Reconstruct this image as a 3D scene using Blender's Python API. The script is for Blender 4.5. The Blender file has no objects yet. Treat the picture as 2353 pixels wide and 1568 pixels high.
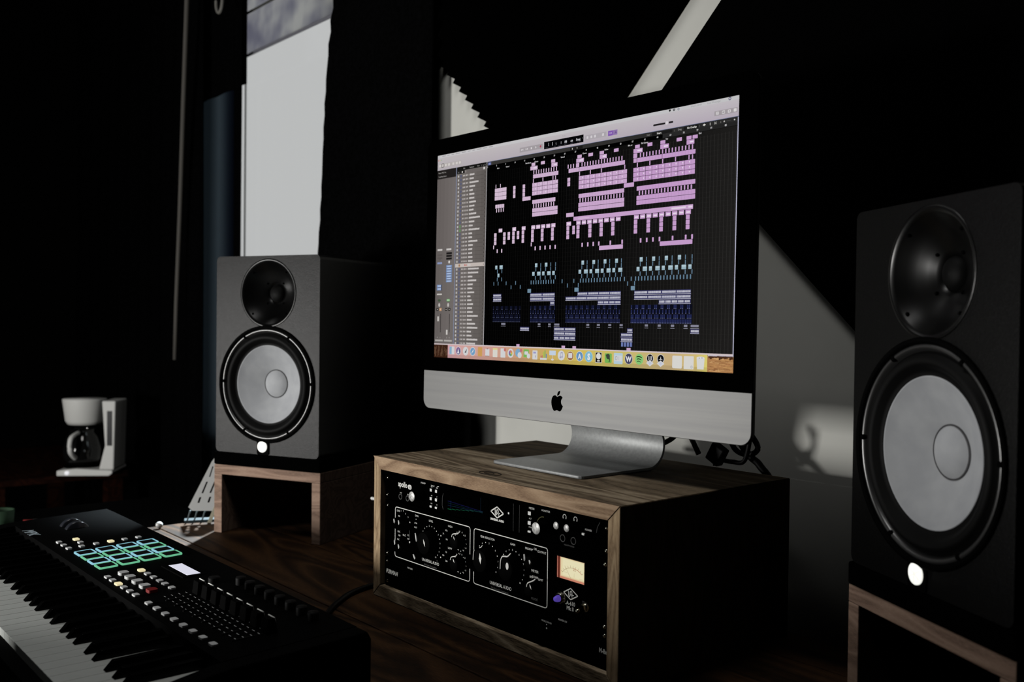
import bpy, bmesh, math, random
from mathutils import Vector, Matrix
random.seed(7)
S = bpy.context.scene
C = S.collection
PI = math.pi

# ---------------------------------------------------------------- camera, world, lights, exposure
cam_d = bpy.data.cameras.new('camera')
cam = bpy.data.objects.new('camera', cam_d); C.objects.link(cam)
cam_d.sensor_fit = 'HORIZONTAL'; cam_d.sensor_width = 36.0
cam_d.lens = 2201.8 / 2353 * 36.0
cam_d.clip_start = 0.02; cam_d.clip_end = 60
YAW, PITCH, ROLL = .8657, .0173, .0115
cam.matrix_world = (Matrix.Translation((0, 0, .425)) @ Matrix.Rotation(YAW, 4, 'Z')
                    @ Matrix.Rotation(PI/2 - PITCH, 4, 'X') @ Matrix.Rotation(ROLL, 4, 'Z'))
cam_d.dof.use_dof = True
cam_d.dof.focus_distance = 1.33
cam_d.dof.aperture_fstop = 5.6
S.camera = cam
S.view_settings.view_transform = 'Standard'
S.view_settings.look = 'None'
S.view_settings.gamma = 1.0
S.view_settings.use_curve_mapping = False
S.view_settings.exposure = 0.0

w = bpy.data.worlds.new('overcast_sky'); S.world = w; w.use_nodes = True
w.node_tree.nodes['Background'].inputs['Color'].default_value = (1, 1, 1, 1)
w.node_tree.nodes['Background'].inputs['Strength'].default_value = .56

def area(name, loc, target, sx, sy, power, col=(1, 1, 1), spread=PI):
    d = bpy.data.lights.new(name, 'AREA'); d.shape = 'RECTANGLE'
    d.size = sx; d.size_y = sy; d.energy = power; d.color = col; d.spread = spread
    o = bpy.data.objects.new(name, d); C.objects.link(o); o.location = loc
    o.rotation_euler = (Vector(target) - Vector(loc)).to_track_quat('-Z', 'Y').to_euler()
    return o
# low daylight of the window behind the player, left front of the desk
area('window_daylight', (-2.12, -1.0, .21), (-1.0, 1.1, .30), .34, .30, 36, (1, .985, .955))
# added faint fill from the far left, no window stands there
area('side_fill', (-2.9, .30, 1.85), (-1.0, 1.0, .3), .5, .4, 1.6, (1, .99, .97))
# added weak fill overhead, the ceiling has no lamp or opening there
area('overhead_fill', (-1.15, .22, 2.05), (-1.15, .75, .0), .55, .4, 7.0, (1, .99, .97))
S.cycles.diffuse_bounces = 0
S.cycles.caustics_reflective = False
# low sun through the visible window on to the end of the desk
d = bpy.data.lights.new('window_sunbeam', 'SPOT'); d.energy = 1500; d.spot_size = math.radians(15.5)
d.spot_blend = .5; d.shadow_soft_size = .06; d.color = (.80, .92, 1)
sunb = bpy.data.objects.new('window_sunbeam', d); C.objects.link(sunb); sunb.location = (-2.78, 1.80, 1.42)
sunb.rotation_euler = (Vector((-1.87, .79, 0)) - sunb.location).to_track_quat('-Z', 'Y').to_euler()

# ---------------------------------------------------------------- helpers
def lin(c):
    return tuple(((v/255/12.92) if v <= 10 else ((v/255+.055)/1.055)**2.4) for v in c)
MATS = {}
def mat(name, col=(128,)*3, rough=.6, metal=0, spec=.3, emit=None, es=1, linear=None, trans=0, aniso=0, coat=0):
    if name in MATS: return MATS[name]
    m = bpy.data.materials.new(name); m.use_nodes = True
    b = m.node_tree.nodes['Principled BSDF']
    c = linear if linear else lin(col)
    b.inputs['Base Color'].default_value = (*c, 1)
    b.inputs['Roughness'].default_value = rough
    b.inputs['Metallic'].default_value = metal
    b.inputs['Specular IOR Level'].default_value = spec
    b.inputs['Coat Weight'].default_value = coat
    if aniso: b.inputs['Anisotropic'].default_value = aniso
    if trans: b.inputs['Transmission Weight'].default_value = trans
    if emit:
        b.inputs['Emission Color'].default_value = (*lin(emit), 1)
        b.inputs['Emission Strength'].default_value = es
    MATS[name] = m
    return m
def noisy(name, c0, c1, scale=(40, 40, 40), rough=.6, spec=.3, bump=0, detail=4, metal=0, lo=.35, hi=.65, dist=0):
    if name in MATS: return MATS[name]
    m = mat(name, rough=rough, spec=spec, metal=metal); nt = m.node_tree; b = nt.nodes['Principled BSDF']
    tc = nt.nodes.new('ShaderNodeTexCoord'); mp = nt.nodes.new('ShaderNodeMapping')
    mp.inputs['Scale'].default_value = scale
    n = nt.nodes.new('ShaderNodeTexNoise'); n.inputs['Detail'].default_value = detail; n.inputs['Scale'].default_value = 1
    n.inputs['Distortion'].default_value = dist
    r = nt.nodes.new('ShaderNodeValToRGB')
    r.color_ramp.elements[0].position = lo; r.color_ramp.elements[1].position = hi
    r.color_ramp.elements[0].color = (*c0, 1); r.color_ramp.elements[1].color = (*c1, 1)
    nt.links.new(tc.outputs['Object'], mp.inputs['Vector']); nt.links.new(mp.outputs[0], n.inputs['Vector'])
    nt.links.new(n.outputs['Fac'], r.inputs['Fac']); nt.links.new(r.outputs['Color'], b.inputs['Base Color'])
    if bump:
        bp = nt.nodes.new('ShaderNodeBump'); bp.inputs['Strength'].default_value = bump; bp.inputs['Distance'].default_value = .002
        nt.links.new(n.outputs['Fac'], bp.inputs['Height']); nt.links.new(bp.outputs[0], b.inputs['Normal'])
    return m
def wood(name, c0, c1, c2, axis='X', rough=.75, spec=.08, k=1.0):
    """boards: long grain along axis, cathedral rings, fine pores"""
    m = mat(name, rough=rough, spec=spec); nt = m.node_tree; b = nt.nodes['Principled BSDF']; L = nt.links
    tc = nt.nodes.new('ShaderNodeTexCoord'); mp = nt.nodes.new('ShaderNodeMapping')
    sc = {'X': (1.6*k, 9*k, 9*k), 'Z': (9*k, 9*k, 1.6*k), 'Y': (9*k, 1.6*k, 9*k)}[axis]
    mp.inputs['Scale'].default_value = sc
    n1 = nt.nodes.new('ShaderNodeTexNoise'); n1.inputs['Scale'].default_value = 1.1; n1.inputs['Detail'].default_value = 1.5
    n1.inputs['Distortion'].default_value = 1.3
    mul = nt.nodes.new('ShaderNodeMath'); mul.operation = 'MULTIPLY'; mul.inputs[1].default_value = 12
    fr = nt.nodes.new('ShaderNodeMath'); fr.operation = 'PINGPONG'; fr.inputs[1].default_value = 1
    n2 = nt.nodes.new('ShaderNodeTexNoise'); n2.inputs['Detail'].default_value = 5
    mp2 = nt.nodes.new('ShaderNodeMapping'); mp2.inputs['Scale'].default_value = tuple(v*22 if v > 5 else v*9 for v in sc)
    mix = nt.nodes.new('ShaderNodeMath'); mix.operation = 'MULTIPLY_ADD'; mix.inputs[1].default_value = .45; 
    r = nt.nodes.new('ShaderNodeValToRGB'); e = r.color_ramp.elements
    e[0].position = .2; e[0].color = (*lin(c0), 1); e[1].position = .92; e[1].color = (*lin(c2), 1)
    x = e.new(.55); x.color = (*lin(c1), 1)
    L.new(tc.outputs['Object'], mp.inputs[0]); L.new(mp.outputs[0], n1.inputs[0]); L.new(n1.outputs['Fac'], mul.inputs[0])
    L.new(mul.outputs[0], fr.inputs[0]); L.new(tc.outputs['Object'], mp2.inputs[0]); L.new(mp2.outputs[0], n2.inputs[0])
    L.new(fr.outputs[0], mix.inputs[0]); 
    sub = nt.nodes.new('ShaderNodeMath'); sub.operation = 'MULTIPLY_ADD'; sub.inputs[1].default_value = .9; sub.inputs[2].default_value = -.12
    L.new(n2.outputs['Fac'], sub.inputs[0]); L.new(sub.outputs[0], mix.inputs[2]); L.new(mix.outputs[0], r.inputs[0])
    L.new(r.outputs[0], b.inputs['Base Color'])
    bp = nt.nodes.new('ShaderNodeBump'); bp.inputs['Strength'].default_value = .15; bp.inputs['Distance'].default_value = .001
    L.new(mix.outputs[0], bp.inputs['Height']); L.new(bp.outputs[0], b.inputs['Normal'])
    return m

class MB:
    def __init__(s): s.v = []; s.f = []; s.c = []; s.sm = []
    def add(s, vs, fs, col=None, smooth=False, M=None):
        k = len(s.v)
        s.v += [tuple(M @ Vector(p)) if M else tuple(p) for p in vs]
        for f in fs:
            s.f.append(tuple(i + k for i in f)); s.c.append(col); s.sm.append(smooth)
        return s
    def box(s, x0, x1, y0, y1, z0, z1, col=None, M=None):
        vs = [(x, y, z) for x in (x0, x1) for y in (y0, y1) for z in (z0, z1)]
        return s.add(vs, [(0,1,3,2),(4,6,7,5),(0,4,5,1),(2,3,7,6),(0,2,6,4),(1,5,7,3)], col, False, M)
    def rect(s, x0, x1, z0, z1, y, col=None):          # faces -Y
        return s.add([(x0,y,z0),(x1,y,z0),(x1,y,z1),(x0,y,z1)], [(0,1,2,3)], col)
    def lathe(s, prof, c=(0,0,0), n=48, M=None, cap=False, col=None, smooth=True):   # about local Y, profile (r, y)
        vs = []; fs = []
        for r, y in prof:
            for i in range(n):
                a = 2*PI*i/n; vs.append((c[0]+r*math.cos(a), c[1]+y, c[2]+r*math.sin(a)))
        for j in range(len(prof)-1):
            for i in range(n):
                a, b = j*n+i, j*n+(i+1) % n
                fs.append((a, b, b+n, a+n))
        s.add(vs, fs, col, smooth, M)
        if cap:
            k = len(s.v) - len(vs)
            s.f.append(tuple(k+i for i in range(n))[::-1]); s.c.append(col); s.sm.append(False)
            s.f.append(tuple(k+(len(prof)-1)*n+i for i in range(n))); s.c.append(col); s.sm.append(False)
        return s
    def prism(s, pts, y0, y1, col=None, M=None):       # pts (x,z) outline, extruded in y
        n = len(pts)
        vs = [(x, y0, z) for x, z in pts] + [(x, y1, z) for x, z in pts]
        fs = [tuple(range(n)), tuple(range(2*n-1, n-1, -1))] + [(i, i+n, (i+1) % n+n, (i+1) % n) for i in range(n)]
        return s.add(vs, fs, col, False, M)
    def poly(s, pts, y, col=None):
        return s.add([(x, y, z) for x, z in pts], [tuple(range(len(pts)))], col)
    def tube(s, pts, r, n=10, col=None, r2=None):
        pts = [Vector(p) for p in pts]; k = len(pts); vs = []; fs = []
        up = Vector((0, 0, 1))
        for i, p in enumerate(pts):
            t = (pts[min(i+1, k-1)] - pts[max(i-1, 0)]).normalized()
            a = t.cross(up)
            if a.length < .01: a = t.cross(Vector((1, 0, 0)))
            a.normalize(); b = a.cross(t)
            rr = r if r2 is None else r + (r2-r)*i/(k-1)
            for j in range(n):
                q = 2*PI*j/n; vs.append(tuple(p + a*math.cos(q)*rr + b*math.sin(q)*rr))
        for i in range(k-1):
            for j in range(n):
                fs.append((i*n+j, i*n+(j+1) % n, (i+1)*n+(j+1) % n, (i+1)*n+j))
        fs += [tuple(range(n)), tuple((k-1)*n+j for j in range(n))[::-1]]
        return s.add(vs, fs, col, True)
    def build(s, name, m, parent=None, bevel=0, seg=2, fix=True):
        me = bpy.data.meshes.new(name); me.from_pydata(s.v, [], s.f)
        me.polygons.foreach_set('use_smooth', s.sm)
        if any(c is not None for c in s.c):
            at = me.color_attributes.new('picture', 'FLOAT_COLOR', 'CORNER')
            buf = []
            for p, c in zip(s.f, s.c):
                buf += list((*c, 1.0)) * len(p)
            at.data.foreach_set('color', buf)
        me.materials.append(m)
        if fix:
            bm = bmesh.new(); bm.from_mesh(me); bmesh.ops.recalc_face_normals(bm, faces=bm.faces); bm.to_mesh(me); bm.free()
        o = bpy.data.objects.new(name, me); C.objects.link(o)
        if parent: o.parent = parent
        if bevel:
            md = o.modifiers.new('bevel', 'BEVEL'); md.width = bevel; md.segments = seg; md.limit_method = 'ANGLE'; md.angle_limit = .6
        return o
def smoothpath(pts, n=8):
    pts = [Vector(p) for p in pts]; out = []
    for i in range(len(pts)-1):
        p0 = pts[max(i-1, 0)]; p1 = pts[i]; p2 = pts[i+1]; p3 = pts[min(i+2, len(pts)-1)]
        for k in range(n):
            t = k/n
            out.append(.5*((2*p1)+(p2-p0)*t+(2*p0-5*p1+4*p2-p3)*t*t+(3*p1-p0-3*p2+p3)*t**3))
    return out + [pts[-1]]
def rrect(x0, x1, z0, z1, r, n=6, r_bl=None):
    out = []
    for cx, cz, a0, rr in ((x1-r, z1-r, 0, r), (x0+r, z1-r, PI/2, r), (x0+r, z0+r, PI, r), (x1-r, z0+r, 1.5*PI, r)):
        for i in range(n+1):
            a = a0 + PI/2*i/n; out.append((cx+rr*math.cos(a), cz+rr*math.sin(a)))
    return out
def circ(cx, cz, r, n=24, rz=None):
    rz = rz or r
    return [(cx+r*math.cos(2*PI*i/n), cz+rz*math.sin(2*PI*i/n)) for i in range(n)]
def holed(name, outline, holes, y, m, parent, depth_in=.01):
    """flat plate facing -Y with round holes and short hole walls"""
    bm = bmesh.new(); edges = []
    for loop in [outline] + holes:
        vs = [bm.verts.new((x, y, z)) for x, z in loop]
        edges += [bm.edges.new((vs[i], vs[(i+1) % len(vs)])) for i in range(len(vs))]
    bmesh.ops.triangle_fill(bm, use_beauty=True, use_dissolve=False, edges=edges)
    for f in bm.faces:
        if f.normal.y > 0: f.normal_flip()
    me = bpy.data.meshes.new(name); bm.to_mesh(me); bm.free(); me.materials.append(m)
    o = bpy.data.objects.new(name, me); C.objects.link(o); o.parent = parent
    return o
def tag(o, label=None, cat=None, group=None, kind=None):
    if label: o['label'] = label
    if cat: o['category'] = cat
    if group: o['group'] = group
    if kind: o['kind'] = kind
    return o
def thing(name, label, cat, loc=(0, 0, 0), rz=0, group=None):
    o = bpy.data.objects.new(name, None); C.objects.link(o); o.empty_display_size = .05
    o.location = loc; o.rotation_euler = (0, 0, rz)
    return tag(o, label, cat, group)
def kids(o): return [x for x in bpy.data.objects if x.parent == o]
def dup(o, loc=None, rz=None, label=None, parent=None):
    ch = kids(o); c = o.copy(); C.objects.link(c)
    if parent: c.parent = parent
    if loc is not None: c.location = loc
    if rz is not None: c.rotation_euler = (0, 0, rz)
    if label: c['label'] = label
    for k in ch: dup(k, parent=c)
    return c
def clone(o, name, parent, loc, label=None):
    c = o.copy(); c.name = name; C.objects.link(c); c.parent = parent; c.location = loc
    if label: c['label'] = label
    return c

_font = []
def text_geo(txt, size, align='LEFT', shear=0, bold=0):
    cu = bpy.data.curves.new('t', 'FONT'); cu.body = txt; cu.size = size; cu.align_x = align; cu.shear = shear
    cu.offset = bold; cu.resolution_u = 2
    o = bpy.data.objects.new('t', cu); C.objects.link(o)
    dg = bpy.context.evaluated_depsgraph_get(); me = o.evaluated_get(dg).to_mesh()
    vs = [tuple(v.co) for v in me.vertices]; fs = [tuple(p.vertices) for p in me.polygons]
    o.evaluated_get(dg).to_mesh_clear(); bpy.data.objects.remove(o); bpy.data.curves.remove(cu)
    return vs, fs
def text(mb, txt, x, z, size, y, align='LEFT', col=None, sx=1, shear=0, bold=0, M=None):
    """text standing in the XZ plane facing -Y; x,z = baseline start"""
    vs, fs = text_geo(txt, size, align, shear, bold)
    return mb.add([(x+a*sx, y, z+b) for a, b, _ in vs], fs, col, False, M)

# ---------------------------------------------------------------- materials
M_wall = noisy('grey_plaster', lin((196, 196, 190)), lin((206, 206, 200)), (6, 6, 6), rough=.9, spec=.05, bump=.05)
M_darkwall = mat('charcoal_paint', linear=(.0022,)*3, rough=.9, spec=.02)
M_blackcloth = noisy('black_cloth', (.0012,)*3, (.002, .002, .0022), (120, 120, 120), rough=1, spec=0)
M_foam = mat('black_foam', linear=(.0009,)*3, rough=1, spec=0)
M_alu = noisy('brushed_aluminium', lin((118, 118, 118)), lin((124, 124, 123)), (2, 60, 120), rough=.6, metal=1)
M_alu2 = noisy('stand_aluminium', lin((150, 152, 152)), lin((162, 164, 164)), (200, 200, 200), rough=.5, metal=.3)
M_edge = mat('dark_shell_edge', linear=(.01, .01, .01), rough=.5, metal=.3, spec=.1)
M_glassblack = mat('black_glass', linear=(.0004,)*3, rough=.3, spec=.0)
M_black = mat('matt_black', linear=(.0006,)*3, rough=.7, spec=.02)
M_face = mat('rack_face_black', linear=(.0004,)*3, rough=.6, spec=.0)
M_vinyl = noisy('black_speaker_vinyl', (.0006,)*3, (.0014,)*3, (900, 900, 900), rough=.36, spec=.16, bump=.2, detail=2)
M_horn = mat('glossy_horn_black', linear=(.001,)*3, rough=.3, spec=.28)
M_rubber = mat('black_rubber', linear=(.0012,)*3, rough=.6, spec=.1)
M_ring = mat('satin_black_metal', linear=(.10,)*3, rough=.32, metal=.8)
M_cone = noisy('white_cone', lin((166, 168, 172)), lin((176, 178, 181)), (40, 40, 40), rough=.6, spec=.1)
M_capline = mat('cone_glue_line', (60, 60, 62), .6)
M_glow = mat('white_logo_light', (255, 255, 250), emit=(236, 236, 228), es=1)
M_print = mat('white_print', (238, 238, 234), .6, spec=.1)
M_dimprint = mat('grey_print', (92, 92, 92), .6, spec=.1)
M_silver = noisy('silver_knob', lin((150, 150, 148)), lin((225, 225, 223)), (300, 300, 300), rough=.5, metal=.35)
M_chrome = mat('chrome', (190, 188, 175), .22, metal=1)
M_white = mat('white_plastic', (236, 237, 235), .45)
M_keywhite = noisy('white_key_plastic', lin((192, 196, 192)), lin((200, 203, 199)), (30, 30, 30), rough=.5, spec=.15)
M_btn = noisy('grey_rubber_button', lin((205, 207, 207)), lin((220, 222, 222)), (600, 600, 600), rough=.7, spec=.2)
M_btnlit = mat('lit_cream_button', (200, 190, 150), emit=(212, 200, 158))
M_box = wood('walnut_stained_plywood', (64, 54, 43), (150, 132, 108), (212, 194, 166), 'X', k=1.0)
M_boxend = wood('plywood_edge', (116, 92, 73), (162, 136, 110), (186, 160, 132), 'X', k=2.2)
M_boxendz = wood('plywood_edge_upright', (118, 96, 74), (166, 142, 112), (190, 166, 134), 'Z', k=2.2)
M_riser = wood('riser_wood_edge', (112, 92, 80), (150, 124, 108), (172, 146, 128), 'X', k=2.0)
M_desk = wood('dark_desk_wood', (14, 9, 5), (46, 30, 17), (78, 54, 33), 'X', k=.9, rough=.6, spec=.1)
M_picture = bpy.data.materials.new('lit_screen_picture'); M_picture.use_nodes = True
nt = M_picture.node_tree; nt.nodes.clear()
_o = nt.nodes.new('ShaderNodeOutputMaterial'); _e = nt.nodes.new('ShaderNodeEmission'); _a = nt.nodes.new('ShaderNodeVertexColor')
_a.layer_name = 'picture'; nt.links.new(_a.outputs['Color'], _e.inputs['Color']); nt.links.new(_e.outputs[0], _o.inputs[0])

# ---------------------------------------------------------------- room
def struct(name, mb, m, **k): return tag(mb.build(name, m, **k), kind='structure')
WY = 1.25
FZ = -.76
# back wall with the window opening x -3.05..-2.20, z .30..1.60
b = MB()
WX0, WX1, WZ0, WZ1 = -3.26, -2.16, .06, 1.62
b.box(-4.2, WX0, WY, WY+.16, FZ, 2.3).box(WX1, 1.4, WY, WY+.16, FZ, 2.3)
b.box(WX0, WX1, WY, WY+.16, FZ, WZ0).box(WX0, WX1, WY, WY+.16, WZ1, 2.3)
struct('wall_back', b, M_wall)
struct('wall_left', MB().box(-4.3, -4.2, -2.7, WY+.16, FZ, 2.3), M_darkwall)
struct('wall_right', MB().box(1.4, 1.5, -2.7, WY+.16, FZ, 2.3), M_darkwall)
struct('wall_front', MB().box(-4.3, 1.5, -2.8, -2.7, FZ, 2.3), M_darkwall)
struct('floor', MB().box(-4.3, 1.5, -2.8, WY+.16, FZ-.06, FZ), noisy('dark_floor', (.003, .002, .0015), (.006, .004, .003), (3, 30, 3), rough=.7, spec=.1))
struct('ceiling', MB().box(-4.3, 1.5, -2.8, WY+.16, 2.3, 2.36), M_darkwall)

win = MB()
M_frame = mat('grey_window_frame', (150, 152, 152), .6)
fr = 0.028
win.box(WX0, WX1, WY+.06, WY+.10, WZ0, WZ0+fr).box(WX0, WX1, WY+.06, WY+.10, WZ1-fr, WZ1)
win.box(WX0, WX0+fr, WY+.06, WY+.10, WZ0+fr, WZ1-fr).box(WX1-fr, WX1, WY+.06, WY+.10, WZ0+fr, WZ1-fr)
wo = struct('window_1', win, M_frame)
M_pane = bpy.data.materials.new('clear_pane'); M_pane.use_nodes = True
nt = M_pane.node_tree; nt.nodes.clear()
_o = nt.nodes.new('ShaderNodeOutputMaterial'); _t = nt.nodes.new('ShaderNodeBsdfTransparent'); _t.inputs[0].default_value = (.97, .98, .98, 1)
_g = nt.nodes.new('ShaderNodeBsdfGlossy'); _g.inputs['Roughness'].default_value = .02; _x = nt.nodes.new('ShaderNodeMixShader'); _x.inputs[0].default_value = .04
nt.links.new(_t.outputs[0], _x.inputs[1]); nt.links.new(_g.outputs[0], _x.inputs[2]); nt.links.new(_x.outputs[0], _o.inputs[0])
MB().box(WX0+fr, WX1-fr, WY+.078, WY+.082, WZ0+fr, WZ1-fr).build('window_pane', M_pane, wo)
MB().box(WX0, WX1, WY-.0, WY+.06, WZ0-.0, WZ0+.012).build('window_sill', M_frame, wo)
# thin meeting rail seen as a hairline near the left of the pane
MB().box(-2.835, -2.832, WY+.055, WY+.06, WZ0+.014, 1.19).build('window_guide_strip', mat('hairline_grey', (168, 170, 168), .6), wo)

# roller blind pulled down to z=1.21
M_blind = bpy.data.materials.new('grey_blind_fabric'); M_blind.use_nodes = True
nt = M_blind.node_tree; bs = nt.nodes['Principled BSDF']; bs.inputs['Base Color'].default_value = (*lin((120, 120, 124)), 1); bs.inputs['Roughness'].default_value = .9
_o = nt.nodes['Material Output']; _t = nt.nodes.new('ShaderNodeBsdfTranslucent'); _t.inputs[0].default_value = (*lin((178, 178, 186)), 1)
_n = nt.nodes.new('ShaderNodeTexNoise'); _n.inputs['Scale'].default_value = 9
_tc = nt.nodes.new('ShaderNodeTexCoord'); nt.links.new(_tc.outputs['Object'], _n.inputs[0])
_r = nt.nodes.new('ShaderNodeValToRGB'); _r.color_ramp.elements[0].color = (*lin((184, 184, 196)), 1); _r.color_ramp.elements[1].color = (*lin((232, 232, 231)), 1)
_r.color_ramp.elements[0].position = .35; _r.color_ramp.elements[1].position = .65
nt.links.new(_n.outputs['Fac'], _r.inputs[0]); nt.links.new(_r.outputs[0], _t.inputs[0])
_x = nt.nodes.new('ShaderNodeMixShader'); _x.inputs[0].default_value = .95
nt.links.new(bs.outputs[0], _x.inputs[1]); nt.links.new(_t.outputs[0], _x.inputs[2]); nt.links.new(_x.outputs[0], _o.inputs[0])
bl = thing('roller_blind', 'grey translucent roller blind half lowered over the bright window', 'blind', (-2.55, WY-.005, 1.21))
MB().box(-.70, .39, -.0015, .0015, .006, .46).build('blind_fabric', M_blind, bl)
MB().box(-.70, .39, -.002, .002, -.001, .006).build('bottom_bar', mat('blind_bar', (110, 110, 118), .6), bl)
MB().box(-.70, .39, -.0035, -.0016, .123, .130).build('seam', mat('blind_seam', (70, 70, 66), .8), bl)

# curtains (dark, folded) either side of the pane
def curtain(x_edges, z0, z1, y, amp, per, m, name, label, sway=0, scallop=0, thick=.004, flare=0):
    mb = MB(); nx = max(8, int((x_edges[1]-x_edges[0])/per*14)); nz = 60; vs = []; fs = []
    for side in (0, 1):
        for j in range(nz+1):
            z = z0+(z1-z0)*j/nz
            for i in range(nx+1):
                u = i/nx
                e0 = x_edges[0]+sway*(z-.6)+(scallop*math.sin(z*95) if scallop else 0)
                e1 = x_edges[1]+flare*max(0, min(1, (.62-z)/.3))**1.3
                x = e0+(e1-e0)*u
                vs.append((x, y+amp*math.sin(2*PI*x/per+.6*math.sin(z*2))+amp*.3*math.sin(5*x/per+z*3)+side*thick, z))
    n1 = (nx+1)*(nz+1)
    for s_ in (0, 1):
        for j in range(nz):
            for i in range(nx):
                a = s_*n1+j*(nx+1)+i; fs.append((a, a+1, a+nx+2, a+nx+1))
    for j in range(nz):
        for i in (0, nx):
            a = j*(nx+1)+i; fs.append((a, a+nx+1, a+nx+1+n1, a+n1))
    mb.add(vs, fs, None, True)
    return tag(mb.build(name, m), label, 'curtain')
M_curt_t = bpy.data.materials.new('dark_navy_translucent_curtain'); M_curt_t.use_nodes = True
nt = M_curt_t.node_tree; bs = nt.nodes['Principled BSDF']; bs.inputs['Base Color'].default_value = (.0012, .0015, .002, 1); bs.inputs['Roughness'].default_value = 1
bs.inputs['Specular IOR Level'].default_value = 0
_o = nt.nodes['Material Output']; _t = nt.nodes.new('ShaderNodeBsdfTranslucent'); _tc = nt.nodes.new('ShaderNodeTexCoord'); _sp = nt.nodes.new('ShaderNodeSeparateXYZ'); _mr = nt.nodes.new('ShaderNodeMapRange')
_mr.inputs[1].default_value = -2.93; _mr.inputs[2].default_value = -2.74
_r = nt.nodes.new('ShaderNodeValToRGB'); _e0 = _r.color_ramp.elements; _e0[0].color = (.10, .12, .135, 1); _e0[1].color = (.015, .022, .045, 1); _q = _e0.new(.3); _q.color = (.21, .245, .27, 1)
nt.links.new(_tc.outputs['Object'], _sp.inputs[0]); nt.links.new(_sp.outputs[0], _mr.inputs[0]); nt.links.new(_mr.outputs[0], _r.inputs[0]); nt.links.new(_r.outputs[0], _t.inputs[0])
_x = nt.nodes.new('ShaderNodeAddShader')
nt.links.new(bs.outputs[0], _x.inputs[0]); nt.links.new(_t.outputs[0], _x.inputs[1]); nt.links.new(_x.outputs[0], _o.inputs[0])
# closed black blackout panel left of the pane, with a thinner navy strip lit from behind
curtain((-4.19, -2.89), FZ+.02, 1.75, WY-.05, .007, .11, M_blackcloth, 'blackout_curtain', 'black floor-length curtain hanging left of the window')
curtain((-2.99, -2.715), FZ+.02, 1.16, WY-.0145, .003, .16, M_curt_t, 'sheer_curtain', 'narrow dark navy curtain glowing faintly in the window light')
curtain((-2.695, -2.636), FZ+.02, 1.75, WY-.045, .005, .09, M_blackcloth, 'curtain_leaf', 'narrow black curtain leaf along the left edge of the bright pane')
curtain((-2.975, -2.652), 1.12, 1.75, WY-.026, .002, .12, M_blackcloth, 'curtain_pelmet', 'black cloth valance above the navy curtain')
curtain((-2.183, -1.69), .02, 1.75, WY-.05, .005, .10, M_blackcloth, 'blackout_curtain', 'black curtain between the window and the zigzag-edged foam square', sway=.125, scallop=.0028, flare=.16)  # flared hem added to darken the wall where only shade falls
tag(MB().tube([(-2.93, WY-.09, 1.74), (-2.935, WY-.09, 1.42), (-2.96, WY-.09, 1.1), (-2.985, WY-.09, .75), (-3.01, WY-.09, .48), (-3.02, WY-.09, .30)], .008, r2=.006).build('cord', mat('lit_edge_grey', (96, 93, 88), .8)), 'thin grey line painting the lit edge of the far left curtain', 'cord')  # grey tube put in for the light along the curtain's edge
# curtain ring hook
r = MB(); N = 28
r.tube([(-2.648+.022*math.cos(2*PI*i/N), WY-.11, 1.345+.038*math.sin(2*PI*i/N)) for i in range(N+1)], .0045, 8)
tag(r.build('curtain_ring', mat('dull_grey_metal', (120, 118, 112), .5)), 'thin grey oval ring hanging above the left curtain', 'ring')

curtain((-.235, 1.38), FZ+.02, 2.28, WY-.05, .015, .14, M_blackcloth, 'blackout_curtain', 'wide unseen black drape added beyond the right speaker to stop wall bounce')  # added out of view so the lit wall bounces no light
# ---------------------------------------------------------------- acoustic foam, two big squares hung as diamonds
def foam(name, corner, label, along_left):
    """corner = (x,z) of bottom corner; side .60, rotated 45 degrees; wedges run up-right"""
    side = .60; n = 20; p = side/n
    root = thing(name, label, 'acoustic panel', (corner[0], WY-.001, corner[1]))
    b = MB(); u = Vector((1, 0, 1))/math.sqrt(2); v = Vector((-1, 0, 1))/math.sqrt(2)
    if along_left: u, v = v, u
    b.add([tuple(u*a+v*c+Vector((0, -d, 0))) for d in (0, .010) for a, c in ((0, 0), (side, 0), (side, side), (0, side))],
          [(0,1,2,3), (7,6,5,4), (0,4,5,1), (1,5,6,2), (2,6,7,3), (3,7,4,0)])
    b.build('backing', M_foam, root)
    for i in range(n):
        g = MB(); c0, c1 = i*p, (i+1)*p; cm = (c0+c1)/2
        e = [u*0+v*c0, u*0+v*c1, u*0+v*cm]; f_ = [u*side+v*c0, u*side+v*c1, u*side+v*cm]
        yb, yt = Vector((0, -.0101, 0)), Vector((0, -.034, 0))
        g.add([tuple(e[0]+yb), tuple(e[1]+yb), tuple(e[2]+yt), tuple(f_[0]+yb), tuple(f_[1]+yb), tuple(f_[2]+yt)],
              [(0,2,1), (3,4,5), (0,3,5,2), (1,2,5,4), (0,1,4,3)])
        g.build('ridge', M_foam, root)
    return root
foam('foam_panel', (-1.344, .646), 'black ridged foam square hung as a diamond, zigzag edge left of the screen', None)
ab = thing('fabric_panel', 'smooth black fabric wall panel hung as a diamond behind the right of the screen', 'acoustic panel', (-.662, WY-.001, .375))
q_ = .60/math.sqrt(2)
MB().prism([(0, 0), (q_, q_), (0, 2*q_), (-q_, q_)], -.022, 0).build('fabric_face', M_foam, ab, bevel=.003)
MB().prism([(0, -.004), (q_+.004, q_), (0, 2*q_+.004), (-q_-.004, q_)], -.012, -.001).build('edge_frame', M_black, ab)

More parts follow.
